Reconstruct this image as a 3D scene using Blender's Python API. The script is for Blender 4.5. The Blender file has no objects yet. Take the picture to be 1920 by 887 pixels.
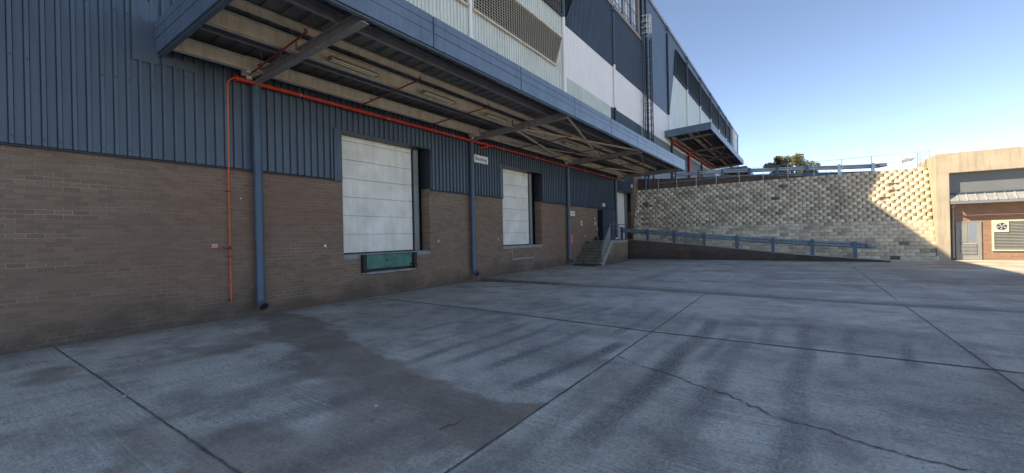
import bpy, bmesh, math, random
import numpy as np
from mathutils import Vector, Matrix, noise
random.seed(7)
rng = np.random.default_rng(7)
S = bpy.context.scene
COL = S.collection
# ------------------------------------------------------------------ camera
CAM = Vector((11.2, 0.0, 1.825))
FPX = 780.0
yaw = math.atan(539.0 / FPX); roll = 0.022
fw = Vector((-math.sin(yaw), math.cos(yaw), 0)); R0 = Vector((math.cos(yaw), math.sin(yaw), 0)); U0 = Vector((0, 0, 1))
Rv = R0 * math.cos(roll) - U0 * math.sin(roll); Uv = R0 * math.sin(roll) + U0 * math.cos(roll)
cd = bpy.data.cameras.new('camera'); cam = bpy.data.objects.new('camera', cd); COL.objects.link(cam)
m = Matrix((Rv, Uv, -fw)).transposed().to_4x4(); m.translation = CAM
cam.matrix_world = m
cd.sensor_width = 36.0; cd.lens = 36.0 * FPX / 1920.0; cd.clip_end = 3000; cd.clip_start = 0.05
S.camera = cam
# ------------------------------------------------------------------ light
to_sun = Vector((-1.0, -0.75, 1.05)).normalized()
el = math.asin(to_sun.z); az = math.atan2(to_sun.x, to_sun.y)
W = bpy.data.worlds.new('World'); S.world = W; W.use_nodes = True
wn = W.node_tree; sk = wn.nodes.new('ShaderNodeTexSky'); sk.sky_type = 'NISHITA'; sk.sun_disc = False
sk.sun_elevation = el; sk.sun_rotation = az % (2 * math.pi); sk.altitude = 3000; sk.air_density = 0.72; sk.dust_density = 0.05; sk.ozone_density = 0.0
tn_ = wn.nodes.new('ShaderNodeMix'); tn_.data_type = 'RGBA'; tn_.blend_type = 'MULTIPLY'; tn_.inputs[0].default_value = 1; tn_.inputs[7].default_value = (1.0, .92, .83, 1)   # slightly hazy, less saturated sky
wn.links.new(sk.outputs[0], tn_.inputs[6]); wn.links.new(tn_.outputs[2], wn.nodes['Background'].inputs[0]); wn.nodes['Background'].inputs[1].default_value = 0.15
sd = bpy.data.lights.new('sun', 'SUN'); sd.energy = 4.6; sd.angle = math.radians(0.5); sd.color = (1.0, 0.83, 0.58)
so = bpy.data.objects.new('sun', sd); COL.objects.link(so)
so.rotation_euler = (-to_sun).to_track_quat('-Z', 'Y').to_euler(); so.location = (-30, -30, 60)
S.view_settings.view_transform = 'Standard'; S.view_settings.look = 'None'; S.view_settings.gamma = 1.0
S.view_settings.exposure = 1.35
S.render.engine = 'CYCLES'; S.cycles.max_bounces = 8; S.cycles.diffuse_bounces = 5
try: S.cycles.use_denoising = True
except Exception: pass

# ------------------------------------------------------------------ node helpers
class NT:
    def __init__(s, name):
        s.m = bpy.data.materials.new(name); s.m.use_nodes = True; s.t = s.m.node_tree; s.n = s.t.nodes; s.l = s.t.links
        s.b = s.n['Principled BSDF']; s.co = None
    def new(s, t, **k):
        x = s.n.new(t)
        for a, v in k.items(): setattr(x, a, v)
        return x
    def put(s, sock, v):
        if isinstance(v, bpy.types.NodeSocket): s.l.new(v, sock)
        elif v is not None:
            if isinstance(v, (tuple, list)) and len(v) == 3 and sock.type == 'RGBA': v = (*v, 1)
            sock.default_value = v
    def coord(s, scale=(1, 1, 1), axes=None):
        if s.co is None:
            s.co = s.new('ShaderNodeTexCoord').outputs['Object']
        c = s.co
        if axes:
            sp = s.new('ShaderNodeSeparateXYZ'); s.l.new(c, sp.inputs[0]); cb = s.new('ShaderNodeCombineXYZ')
            for i, a in enumerate(axes):
                if a: s.l.new(sp.outputs['xyz'.index(a)], cb.inputs[i])
            c = cb.outputs[0]
        if scale != (1, 1, 1):
            mp = s.new('ShaderNodeMapping'); s.l.new(c, mp.inputs[0]); mp.inputs['Scale'].default_value = scale; c = mp.outputs[0]
        return c
    def noise(s, scale, sc=(1, 1, 1), detail=4, rough=.55, axes=None, dist=0):
        x = s.new('ShaderNodeTexNoise'); s.l.new(s.coord(sc, axes), x.inputs[0])
        x.inputs['Scale'].default_value = scale; x.inputs['Detail'].default_value = detail; x.inputs['Roughness'].default_value = rough; x.inputs['Distortion'].default_value = dist
        return x.outputs[0]
    def ramp(s, v, a, b, lo=0., hi=1.):
        x = s.new('ShaderNodeMapRange'); s.put(x.inputs[0], v); x.inputs[1].default_value = a; x.inputs[2].default_value = b; x.inputs[3].default_value = lo; x.inputs[4].default_value = hi
        return x.outputs[0]
    def math(s, op, a, b=None, clamp=False):
        x = s.new('ShaderNodeMath', operation=op, use_clamp=clamp); s.put(x.inputs[0], a)
        if b is not None: s.put(x.inputs[1], b)
        return x.outputs[0]
    def mix(s, f, a, b, mode='MIX'):
        x = s.new('ShaderNodeMix', data_type='RGBA', blend_type=mode); s.put(x.inputs[0], f); s.put(x.inputs[6], a); s.put(x.inputs[7], b)
        return x.outputs[2]
    def attr(s, name, out='Fac'):
        x = s.new('ShaderNodeAttribute', attribute_name=name); return x.outputs[out]
    def bump(s, h, strength=.3, dist=.01):
        x = s.new('ShaderNodeBump'); s.l.new(h, x.inputs['Height']); x.inputs['Strength'].default_value = strength; x.inputs['Distance'].default_value = dist
        s.l.new(x.outputs[0], s.b.inputs['Normal'])
    def fin(s, col, rough=.6, metal=0., spec=.5):
        s.put(s.b.inputs['Base Color'], col); s.put(s.b.inputs['Roughness'], rough); s.b.inputs['Metallic'].default_value = metal
        s.b.inputs['Specular IOR Level'].default_value = spec
        return s.m
def paint(name, c, rough=.5, var=.16, scale=1.2, metal=0., streak=True, bump=0., dirt=(.12, .11, .1), dirtamt=.2, spec=.5):
    t = NT(name)
    n1 = t.ramp(t.noise(scale, detail=5), .3, .7)
    c1 = t.mix(n1, tuple(x * (1 - var) for x in c), tuple(min(1, x * (1 + var * .6)) for x in c))
    if streak:
        n2 = t.ramp(t.noise(3.0, sc=(2.2, 2.2, .16), detail=5, rough=.65), .48, .78, 0, dirtamt); c1 = t.mix(n2, c1, dirt)
    n3 = t.ramp(t.noise(40, detail=2), .3, .7, rough - .07, rough + .1)
    if bump: t.bump(t.noise(12, detail=4), bump, .01)
    return t.fin(c1, n3, metal, spec)
def brick(name, axes, cA, cB, mortar, light=.0, wear=True):
    t = NT(name)
    sx_ = t.new('ShaderNodeSeparateXYZ'); t.l.new(t.coord(), sx_.inputs[0]); cb_ = t.new('ShaderNodeCombineXYZ')
    t.l.new(t.math('ADD', sx_.outputs[0], sx_.outputs[1]), cb_.inputs[0]); t.l.new(sx_.outputs[2], cb_.inputs[1]); co = cb_.outputs[0]
    # slight waviness of the courses
    x = t.new('ShaderNodeTexBrick'); t.l.new(co, x.inputs[0]); x.inputs['Scale'].default_value = 1
    x.inputs['Brick Width'].default_value = .232; x.inputs['Row Height'].default_value = .086; x.inputs['Mortar Size'].default_value = .0075
    x.inputs['Mortar Smooth'].default_value = .25; x.inputs['Bias'].default_value = 0
    x.inputs['Color1'].default_value = (*cA, 1); x.inputs['Color2'].default_value = (*cB, 1)
    big = t.ramp(t.noise(.55, detail=4), .3, .72); warm = t.ramp(t.noise(.23, detail=2), .35, .65)
    mcol = t.mix(t.ramp(t.noise(1.6, sc=(.6, .35, 2.4), detail=4), .42, .68), tuple(c * .5 for c in mortar), tuple(c * 1.12 for c in mortar))
    t.put(x.inputs['Mortar'], mcol)
    col = t.mix(t.ramp(big, 0, 1, 0, .42), x.outputs[0], tuple(c * .62 for c in cA))
    col = t.mix(t.ramp(warm, 0, 1, 0, .35), col, (cB[0] * 1.15, cB[1] * .86, cB[2] * .82))
    gr = t.ramp(t.noise(55, detail=3), .3, .7, .82, 1.14)
    col = t.mix(1., col, t.new('ShaderNodeCombineColor').outputs[0], 'MULTIPLY') if False else col
    cc = t.new('ShaderNodeCombineColor')
    for i in range(3): t.l.new(gr, cc.inputs[i])
    col = t.mix(1., col, cc.outputs[0], 'MULTIPLY')
    if wear:   # splash dirt just above the yard and pale efflorescence
        sp = t.new('ShaderNodeSeparateXYZ'); t.l.new(t.coord(), sp.inputs[0])
        low = t.ramp(t.math('ADD', sp.outputs[2], t.ramp(t.noise(.9, detail=4), .3, .7, -.35, .35)), .1, .75, .55, 0)
        col = t.mix(low, col, (.045, .04, .038))
        eff = t.ramp(t.noise(2.3, sc=(1, 1, 3.5), detail=6, rough=.7), .66, .8, 0, .3)
        col = t.mix(eff, col, (.34, .32, .29))
    t.bump(t.math('SUBTRACT', t.math('MULTIPLY', t.noise(30), .45), x.outputs['Fac']), .8, .012)
    return t.fin(col, .88, 0, .25)

BLUE = (.078, .107, .143); DBLUE = (.035, .06, .105)
M = {}
M['blue'] = paint('blue_cladding_paint', BLUE, .42, .14, .8, dirt=(.03, .045, .07), dirtamt=.45)
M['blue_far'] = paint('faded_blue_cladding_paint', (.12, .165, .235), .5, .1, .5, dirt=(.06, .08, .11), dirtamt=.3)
M['blue_trim'] = paint('blue_trim_paint', (.13, .175, .24), .36, .2, 1.6, dirt=(.05, .06, .08), dirtamt=.5, bump=.25)
M['blue_pipe'] = paint('blue_pipe_paint', (.075, .112, .16), .38, .14, 2, dirt=(.05, .06, .07), dirtamt=.35)
M['dark_blue'] = paint('dark_blue_paint', (.022, .03, .048), .42, .15, 1.5)
M['flash_blue'] = paint('reveal_flashing_paint', (.045, .065, .1), .33, .35, 3.5, dirt=(.08, .07, .06), dirtamt=.5, bump=.4)
M['pale'] = paint('pale_green_cladding_paint', (.68, .71, .66), .5, .08, .8, dirt=(.42, .45, .4), dirtamt=.5)
M['white_clad'] = paint('white_cladding_paint', (.86, .83, .81), .5, .04, .5, dirt=(.6, .6, .6), dirtamt=.2)
M['cream'] = paint('cream_steel_paint', (.64, .58, .48), .6, .14, 2.5, dirt=(.24, .19, .14), dirtamt=.55)
M['cream_louvre'] = paint('cream_louvre_paint', (.6, .55, .47), .5, .12, 1.5)
M['grey_steel'] = paint('grey_steel_paint', (.33, .31, .31), .55, .2, 2.5, dirt=(.1, .08, .07), dirtamt=.5)
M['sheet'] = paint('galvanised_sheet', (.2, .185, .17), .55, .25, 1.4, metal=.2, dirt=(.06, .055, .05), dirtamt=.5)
M['galv'] = paint('galvanised_steel', (.52, .53, .54), .38, .2, 2.5, metal=.55, dirt=(.2, .17, .13), dirtamt=.3)
M['red'] = paint('red_pipe_paint', (.55, .045, .025), .38, .18, 3, dirt=(.2, .03, .02), dirtamt=.5)
M['orange'] = paint('orange_pipe_paint', (.72, .12, .03), .4, .15, 3, dirt=(.25, .05, .02), dirtamt=.3)
M['darkred'] = paint('dark_red_pipe_paint', (.24, .03, .022), .5, .2, 3)
M['door'] = paint('white_door_panel', (.88, .84, .74), .5, .16, 1.6, dirt=(.45, .4, .31), dirtamt=.3, bump=.2)
M['door_far'] = M['door']
M['black'] = paint('black_rubber', (.018, .019, .022), .6, .3, 3)
M['green'] = paint('green_leveller_paint', (.075, .22, .165), .5, .3, 3, dirt=(.04, .06, .05), dirtamt=.6, bump=.3)
M['conc_trim'] = paint('concrete_trim', (.33, .32, .3), .85, .28, 3, dirt=(.12, .11, .1), dirtamt=.6, bump=.5, spec=.2)
M['conc_warm'] = paint('cast_concrete', (.46, .40, .31), .85, .14, 1.3, dirt=(.2, .17, .13), dirtamt=.55, bump=.4, spec=.2)
M['grey_door'] = paint('grey_blue_door_paint', (.12, .135, .17), .5, .12, 1.5)
M['pale_grey'] = paint('pale_grey_paint', (.25, .26, .25), .5, .12, 1.5)
M['sign_white'] = paint('white_sign_board', (.78, .78, .74), .45, .05, 3, dirtamt=.15)
M['sign_cream'] = paint('cream_sign_board', (.62, .56, .44), .5, .08, 3)
M['sign_red'] = paint('red_sign_board', (.5, .03, .06), .45, .08, 3, streak=False)
M['sign_orange'] = paint('orange_sign_board', (.75, .25, .08), .45, .08, 3, streak=False)
M['ink'] = paint('black_lettering', (.012, .012, .013), .5, .1, 3, streak=False)
M['bright_red'] = paint('fire_red_paint', (.7, .02, .025), .35, .08, 3, streak=False)
M['tube'] = paint('lamp_tube_glass', (.82, .76, .55), .3, .05, 3, streak=False)
M['wood'] = paint('weathered_timber', (.07, .06, .05), .85, .35, 5, dirt=(.03, .025, .02), dirtamt=.6, bump=.6)
M['glass_sheet'] = paint('translucent_white_sheet', (.8, .8, .76), .35, .08, 1.5, dirtamt=.25)
M['roof_blue'] = paint('painted_roof_sheet', (.2, .24, .3), .5, .12, 1)
M['interior'] = paint('interior_dark', (.05, .05, .055), .8, .2, 1)
M['rust'] = paint('rusty_steel', (.13, .06, .035), .8, .4, 6)
M['brick_y'] = brick('brown_brick', ('y', 'z', None), (.31, .22, .152), (.215, .152, .107), (.46, .385, .30))
M['brick_x'] = brick('brown_brick_return', ('x', 'z', None), (.29, .2, .14), (.17, .12, .085), (.42, .34, .27))
M['brick_dk'] = brick('dark_ramp_brick', ('x', 'z', None), (.17, .12, .095), (.11, .078, .062), (.24, .2, .165))
M['brick_or'] = brick('orange_brick', ('x', 'z', None), (.36, .235, .165), (.27, .17, .118), (.38, .31, .25), wear=False)

# ------------------------------------------------------------------ mesh helper
class MB:
    def __init__(s): s.v = []; s.f = []; s.mi = []; s.t = []; s.sm = []; s.cut = []
    def part(s): s.cut.append((len(s.v), len(s.f)))
    def add(s, vs, fs, mi=0, tint=.5, smooth=False):
        o = len(s.v); s.v.extend([tuple(v) for v in vs])
        for f in fs: s.f.append(tuple(i + o for i in f)); s.mi.append(mi); s.t.append(tint); s.sm.append(smooth)
    def box(s, a, b, mi=0, tint=.5, bev=0.):
        x0, y0, z0 = [min(a[i], b[i]) for i in range(3)]; x1, y1, z1 = [max(a[i], b[i]) for i in range(3)]
        vs = [(x0, y0, z0), (x1, y0, z0), (x1, y1, z0), (x0, y1, z0), (x0, y0, z1), (x1, y0, z1), (x1, y1, z1), (x0, y1, z1)]
        s.add(vs, [(0, 3, 2, 1), (4, 5, 6, 7), (0, 1, 5, 4), (1, 2, 6, 5), (2, 3, 7, 6), (3, 0, 4, 7)], mi, tint)
    def prism(s, poly, vec, mi=0, tint=.5):      # poly: list of 3D points, extruded by vec
        n = len(poly); vec = Vector(vec); p = [Vector(q) for q in poly]; vs = p + [q + vec for q in p]
        fs = [tuple(range(n - 1, -1, -1)), tuple(range(n, 2 * n))] + [(i, (i + 1) % n, n + (i + 1) % n, n + i) for i in range(n)]
        s.add(vs, fs, mi, tint)
    def bar(s, a, b, w, h, up=(0, 0, 1), mi=0):   # rectangular bar from a to b (centre line)
        a = Vector(a); b = Vector(b); d = (b - a).normalized(); up = Vector(up)
        sd_ = d.cross(up); sd_ = sd_.normalized() if sd_.length > 1e-4 else Vector((1, 0, 0)); u = sd_.cross(d).normalized()
        q = [a + sd_ * w / 2 * i + u * h / 2 * j for i, j in ((-1, -1), (1, -1), (1, 1), (-1, 1))]
        s.prism(q, b - a, mi)
    def ibeam(s, a, b, w, h, t=.014, up=(0, 0, 1), mi=0):
        a = Vector(a); b = Vector(b); up = Vector(up)
        s.bar(a + up * (h / 2 - t / 2), b + up * (h / 2 - t / 2), w, t, up, mi); s.bar(a - up * (h / 2 - t / 2), b - up * (h / 2 - t / 2), w, t, up, mi)
        s.bar(a, b, t, h - 2 * t - .002, up, mi)
    def tube(s, pts, r, n=12, mi=0, caps=True):
        pts = [Vector(p) for p in pts]; rs = r if isinstance(r, (list, tuple)) else [r] * len(pts); rings = []; pu = None
        for i, p in enumerate(pts):
            d = (pts[min(i + 1, len(pts) - 1)] - pts[max(i - 1, 0)]).normalized()
            if pu is None: pu = Vector((0, 0, 1)) if abs(d.z) < .9 else Vector((1, 0, 0))
            sd_ = d.cross(pu).normalized(); u = sd_.cross(d).normalized(); pu = u
            rings.append([p + (sd_ * math.cos(2 * math.pi * k / n) + u * math.sin(2 * math.pi * k / n)) * rs[i] for k in range(n)])
        vs = [q for rg in rings for q in rg]; fs = []
        for i in range(len(pts) - 1):
            for k in range(n): fs.append((i * n + k, i * n + (k + 1) % n, (i + 1) * n + (k + 1) % n, (i + 1) * n + k))
        s.add(vs, fs, mi, .5, True)
        if caps:
            o = (len(pts) - 1) * n
            s.add(rings[0], [tuple(range(n - 1, -1, -1))], mi); s.add(rings[-1], [tuple(range(n))], mi)
    def build(s, name, mats, parent=None, bevel=0.):
        if s.cut:
            ends = s.cut[1:] + [(len(s.v), len(s.f))]; out = None
            for (v0, f0), (v1, f1) in zip(s.cut, ends):
                if f1 == f0: continue
                q = MB(); q.v = s.v[v0:v1]; q.f = [tuple(i - v0 for i in f) for f in s.f[f0:f1]]; q.mi = s.mi[f0:f1]; q.t = s.t[f0:f1]; q.sm = s.sm[f0:f1]
                out = q.build(name, mats, parent, bevel)
            return out
        me = bpy.data.meshes.new(name); me.from_pydata(s.v, [], s.f)
        if not isinstance(mats, (list, tuple)): mats = [mats]
        for mm in mats: me.materials.append(M[mm] if isinstance(mm, str) else mm)
        me.polygons.foreach_set('material_index', s.mi); me.polygons.foreach_set('use_smooth', s.sm)
        a = me.attributes.new('tint', 'FLOAT', 'FACE'); a.data.foreach_set('value', s.t)
        me.update(); o = bpy.data.objects.new(name, me); COL.objects.link(o)
        if parent: o.parent = parent; o.matrix_parent_inverse = parent.matrix_world.inverted()
        if bevel:
            b = o.modifiers.new('bevel', 'BEVEL'); b.width = bevel; b.segments = 2; b.limit_method = 'ANGLE'; b.angle_limit = math.radians(50)
        return o
def tag(o, label=None, cat=None, group=None, kind=None):
    if label: o['label'] = label
    if cat: o['category'] = cat
    if group: o['group'] = group
    if kind: o['kind'] = kind
    return o
def thing(name, loc, label, cat, group=None, parent=None):
    e = bpy.data.objects.new(name, None); COL.objects.link(e); e.location = loc; e.matrix_world = Matrix.Translation(Vector(loc)); e.empty_display_size = .2
    if parent: e.parent = parent; e.matrix_parent_inverse = parent.matrix_world.inverted(); e.matrix_world = Matrix.Translation(Vector(loc))
    return tag(e, label, cat, group)
def bx(name, a, b, mat, parent=None, bevel=0.):
    k = MB(); k.box(a, b); return k.build(name, mat, parent, bevel)

# ------------------------------------------------------------------ GROUND (yard slab)
def sstep(a, b, x):
    t = np.clip((x - a) / (b - a), 0, 1); return t * t * (3 - 2 * t)
def lump(X, Y, sx, sy, seed, octv=3):       # cheap value noise on a grid of coordinates
    r = np.random.default_rng(seed); out = np.zeros_like(X); amp = 1; tot = 0
    for o in range(octv):
        T = r.random((64, 64)); fx = X / sx * 2 ** o + 17.3; fy = Y / sy * 2 ** o + 9.1
        ix = np.floor(fx).astype(int); iy = np.floor(fy).astype(int); u = fx - ix; v = fy - iy; u = u * u * (3 - 2 * u); v = v * v * (3 - 2 * v)
        g = lambda a, b: T[(ix + a) % 64, (iy + b) % 64]
        out += amp * (g(0, 0) * (1 - u) * (1 - v) + g(1, 0) * u * (1 - v) + g(0, 1) * (1 - u) * v + g(1, 1) * u * v); tot += amp; amp *= .5
    return out / tot
def ground_mat():
    t = NT('yard_concrete')
    A = t.new('ShaderNodeAttribute', attribute_name='wear'); sp = t.new('ShaderNodeSeparateColor'); t.l.new(A.outputs['Color'], sp.inputs[0])
    dark, brown, light = sp.outputs[0], sp.outputs[1], sp.outputs[2]
    big = t.ramp(t.noise(.45, detail=6, rough=.62), .34, .66)
    col = t.mix(big, (.44, .395, .31), (.70, .645, .51))
    hue = t.ramp(t.noise(.33, sc=(1, 1, 4), detail=3), .42, .62); col = t.mix(t.math('MULTIPLY', hue, .6), col, (.48, .39, .31))
    n2 = t.ramp(t.noise(1.7, detail=9, rough=.74, dist=.4), .44, .6)
    col = t.mix(t.math('MULTIPLY', n2, .8), col, (.23, .205, .185))
    n5 = t.ramp(t.noise(5.5, sc=(1, .6, 2), detail=8, rough=.78), .5, .6); col = t.mix(t.math('MULTIPLY', n5, .38), col, (.22, .2, .18))
    # broom and scrape lines across the yard (along x) and along it (y)
    br = t.ramp(t.noise(9, sc=(.12, 3.2, 1), detail=6, rough=.8), .5, .6); msk = t.ramp(t.noise(.8, sc=(1, .8, 1), detail=4), .44, .56)
    col = t.mix(t.math('MULTIPLY', t.math('MULTIPLY', br, msk), .8), col, (.76, .71, .62))
    br3 = t.ramp(t.noise(7, sc=(.2, 4.5, 3), detail=4, rough=.7), .52, .64); msk3 = t.ramp(t.noise(.9, sc=(1, 1, 6), detail=3), .46, .6)
    col = t.mix(t.math('MULTIPLY', t.math('MULTIPLY', br3, msk3), .65), col, (.2, .18, .165))
    br2 = t.ramp(t.noise(10, sc=(5.5, .22, 1), detail=5, rough=.7), .5, .66); msk2 = t.ramp(t.noise(.6, sc=(.9, 1.1, 2.7), detail=4), .46, .6)
    col = t.mix(t.math('MULTIPLY', t.math('MULTIPLY', br2, msk2), .5), col, (.24, .215, .195))
    g = t.ramp(t.noise(70, detail=3, rough=.75), .47, .62); col = t.mix(t.math('MULTIPLY', g, .5), col, (.82, .77, .66))
    g2 = t.ramp(t.noise(24, detail=6, rough=.82), .49, .58); col = t.mix(t.math('MULTIPLY', g2, .5), col, (.19, .175, .16))
    col = t.mix(t.math('MULTIPLY', light, t.ramp(t.noise(26, detail=6, rough=.8), .42, .58), True), col, (.76, .71, .61))
    col = t.mix(t.math('MULTIPLY', brown, t.ramp(t.noise(14, detail=5), .3, .55, .7, 1.)), col, t.mix(t.ramp(t.noise(50, detail=3), .4, .6), (.22, .165, .115), (.31, .24, .18)))
    col = t.mix(t.math('MULTIPLY', dark, t.ramp(t.noise(24, sc=(1.3, .5, 1), detail=7, rough=.85), .40, .56, .25, 1.)), col, (.115, .108, .105))
    h = t.math('ADD', t.math('MULTIPLY', t.noise(60, detail=3), .5), t.math('MULTIPLY', br, .6))
    t.bump(h, .35, .004)
    ro = t.ramp(t.noise(3, detail=5), .3, .7, .62, .86)
    return t.fin(col, ro, 0, .35)
M['ground'] = ground_mat()
JX = [4.42, 8.9, 13.2, 17.7]; JY = [1.46, 7.9]
def make_ground():
    xs = np.concatenate([[-120, -2], np.arange(0, 21.0, .06), np.array([23, 27, 35, 60, 400, 1500])])
    ys = np.concatenate([[-1500, -300, -60, -20, -6, -2], np.arange(0, 26, .06), np.arange(26, 36, .15), [40, 80, 300, 1500]])
    X, Y = np.meshgrid(xs, ys, indexing='ij')
    d1 = Y - (13.75 + .25 * np.sin(X * .35)); d2 = Y - (24.3 - .05 * (X - 8))
    Z = -.045 * np.exp(-(d1 / .28) ** 2) * (X > -1) - .03 * np.exp(-(d2 / .35) ** 2) 
    step = .085 * np.clip(1 - X / 4.4, 0, 1) * (X > -1) * (d1 > 0) * sstep(24, 21, Y); Z = Z * (1 - (step > 0) * .6) + step
    n = lump(X, Y, .7, 1.2, 5, 4); nb = lump(X, Y, 2.2, 2.2, 6, 4)
    dark = np.zeros_like(X)
    # valley drains full of dirt
    dark = np.maximum(dark, .8 * np.exp(-(d1 / (.2 + .12 * n)) ** 2) * (.55 + .6 * lump(X, Y, 3, .5, 8)))
    dark = np.maximum(dark, .55 * np.exp(-((d2) / (.45)) ** 2) * (.6 + .5 * n))
    dark = np.maximum(dark, .30 * sstep(0, .5, d2) * sstep(5.2, 3.2, d2) * sstep(.35, .6, nb))
    dark = np.maximum(dark, 1.3 * (np.abs(d1 - .01) < .07) * sstep(4.4, 3.2, X) * (X > -.1))  # raised slab edge, coloured dark along its face
    # foot of the wall
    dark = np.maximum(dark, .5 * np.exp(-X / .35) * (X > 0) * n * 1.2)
    # tyre marks x(y), y0, y1, half width, strength
    T = [(9.62, 9.75, 3.0, 9.6, .17, .8), (10.25, 10.4, 2.6, 8.6, .15, .6), (11.05, 11.3, 2.8, 10.2, .15, .7), (11.68, 11.95, 6.6, 9.9, .10, .75), (12.35, 12.62, 7.2, 9.3, .10, .75), (10.65, 10.8, 7.6, 9.9, .14, .6), (8.9 + .28, 9.4, 5, 8.6, .08, .25),
         (8.33, 8.75, 3.9, 6.9, .13, .7), (7.6, 7.87, 4.4, 7.7, .13, .6), (6.97, 7.07, 4.3, 7.7, .12, .55), (6.42, 6.5, 4.0, 7.5, .11, .5), (5.8, 5.95, 4.4, 7.6, .1, .35), (4.95, 5.15, 5.6, 7.7, .12, .5), (7.0, 7.3, 7.6, 10.2, .10, .5), (8.4, 8.45, 7, 10.4, .12, .6), (7.75, 7.9, 8, 10, .1, .4), (6.2, 6.5, 8.2, 10.2, .12, .4),
         (3.1, 3.2, 1.2, 4.5, .2, .3), (5.6, 5.7, .9, 3.4, .22, .35), (6.7, 6.9, 1.2, 3.2, .22, .4), (13.6, 14.2, 4, 9.5, .2, .3), (9.9, 10, 16, 23, .3, .25), (6, 6.2, 15, 23, .35, .25), (12.6, 12.8, 15, 22.5, .3, .2), (14.8, 15.5, 8, 22, .3, .25), (9.25, 9.3, 8.0, 10.1, .11, .55), (11.4, 11.5, 7.9, 10.0, .13, .6), (12.0, 12.0, 7.9, 9.8, .1, .5), (13.0, 13.3, 5.2, 9.6, .13, .45), (12.1, 12.7, 3.2, 5.8, .16, .35), (10.05, 10.1, 6.2, 8.4, .09, .5), (9.2, 9.25, 2.2, 4.2, .12, .3), (7.9, 8.1, 1.2, 3.4, .2, .35), (3.6, 3.7, 4.8, 7.8, .14, .3), (2.6, 2.7, 5.6, 8, .14, .25)]
    for xa, xb, y0, y1, hw, st in T:
        xc = xa + (xb - xa) * (Y - y0) / (y1 - y0) + .03 * np.sin(Y * 2.1 + xa)
        edge = np.exp(-(np.abs(X - xc) / (hw * (.8 + .3 * lump(X, Y, .5, .5, 77)))) ** 4)
        dark = np.maximum(dark, (1.25 + .35 * (xa < 9.1)) * st * edge * sstep(y0 - .25, y0 + .5, Y) * sstep(y1 + .3, y1 - .5, Y) * (.45 + .75 * lump(X, Y, .35, 1.3, int(xa * 100)))) 
    # darker worn panels
    dark = np.maximum(dark, .30 * sstep(.48, .62, nb) * sstep(12, 9, Y) * sstep(1, 3, Y))
    dark = np.maximum(dark, .5 * sstep(7.85, 8.0, Y) * sstep(10.6, 9.4, Y) * sstep(.25, .6, lump(X, Y, 1.1, 4, 21, 4)) * sstep(2.5, 4.5, X) * (X < 13.2))
    dark = np.maximum(dark, .5 * sstep(.5, .68, lump(X, Y, 1.3, .9, 61, 5)) * sstep(.4, .6, nb))
    dark = np.maximum(dark, .42 * sstep(.45, .6, lump(X, Y, 6, 1.1, 62, 4)) * (Y > 14.3))
    dark = np.maximum(dark, .45 * sstep(2.2, 1.2, X) * sstep(.4, .6, n) * (Y > 14))
    # brown water stain running from the first downpipe to the joint
    cx = [.2, .9, 2.0, 3.2, 4.4, 5.6, 6.6, 7.6, 8.88]; cy = [5.15, 5.1, 4.85, 4.5, 4.15, 3.85, 3.6, 3.35, 3.25]; cw = [.35, .55, .62, .5, .42, .38, .42, .5, .62]
    yc = np.interp(X, cx, cy); ww = np.interp(X, cx, cw)
    edge = (ww * (.35 + 1.25 * lump(X, Y, .45, .35, 31, 5)) - np.abs(Y - yc)) / .07
    brown = np.clip(edge, 0, 1) * (X > 0) * (X < 8.88) * (.55 + .5 * lump(X, Y, .6, .6, 33))
    brown = np.maximum(brown, .55 * sstep(.56, .66, lump(X, Y, 1.6, 1.2, 35, 4)) * (X < 8.9) * (Y < 4.4))
    brown = np.maximum(brown, .35 * sstep(.8, .0, X) * (X > 0) * (Y < 8))
    brown = np.maximum(brown, .45 * sstep(.55, .75, lump(X, Y, 1.5, 2.5, 37, 3)) * (X > 9))
    brown = np.clip(brown + .5 * np.exp(-((d1) / .35) ** 2), 0, 1)
    # pale wear beside the joints
    light = .6 * sstep(.48, .66, lump(X, Y, .9, .9, 41, 5))
    light = np.maximum(light, .75 * sstep(.42, .62, lump(X, Y, 1.1, .8, 45, 5)) * (X > 4.6) * (X < 8.9) * (Y > 4) * (Y < 7.85))
    light = np.maximum(light, .8 * sstep(.46, .6, lump(X, Y, .5, 1.1, 46, 5)) * sstep(.4, .55, lump(X, Y, 2.5, 2.5, 47)) * (Y < 4.5))
    for j in JX: light = np.maximum(light, .95 * np.exp(-(np.abs(X - j) / .06) ** 2) * sstep(.3, .6, n))
    for j in JY: light = np.maximum(light, .3 * np.exp(-(np.abs(Y - j) / .07) ** 2) * n)
    light = np.maximum(light, .6 * sstep(.52, .7, lump(X, Y, 3.5, .45, 43, 4)) * (Y > 7.9) * (Y < 13.4))
    light = np.maximum(light, .5 * sstep(.5, .7, lump(X, Y, 4.5, .7, 44, 4)) * (Y > 14.2))
    light *= (1 - np.clip(brown * 1.4, 0, 1)); light *= (1 - .7 * np.clip(dark, 0, 1))
    nx, ny = X.shape; v = np.stack([X, Y, Z], -1).reshape(-1, 3).astype(np.float32)
    idx = np.arange(nx * ny).reshape(nx, ny); q = np.stack([idx[:-1, :-1], idx[1:, :-1], idx[1:, 1:], idx[:-1, 1:]], -1).reshape(-1, 4)
    # drop everything under the upper level behind the retaining wall
    me = bpy.data.meshes.new('ground'); me.vertices.add(len(v)); me.vertices.foreach_set('co', v.ravel())
    me.loops.add(q.size); me.loops.foreach_set('vertex_index', q.ravel().astype(np.int32)); me.polygons.add(len(q))
    me.polygons.foreach_set('loop_start', np.arange(0, q.size, 4, dtype=np.int32)); me.polygons.foreach_set('loop_total', np.full(len(q), 4, dtype=np.int32))
    me.polygons.foreach_set('use_smooth', np.ones(len(q), dtype=bool))
    me.update(calc_edges=True); me.validate()
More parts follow.
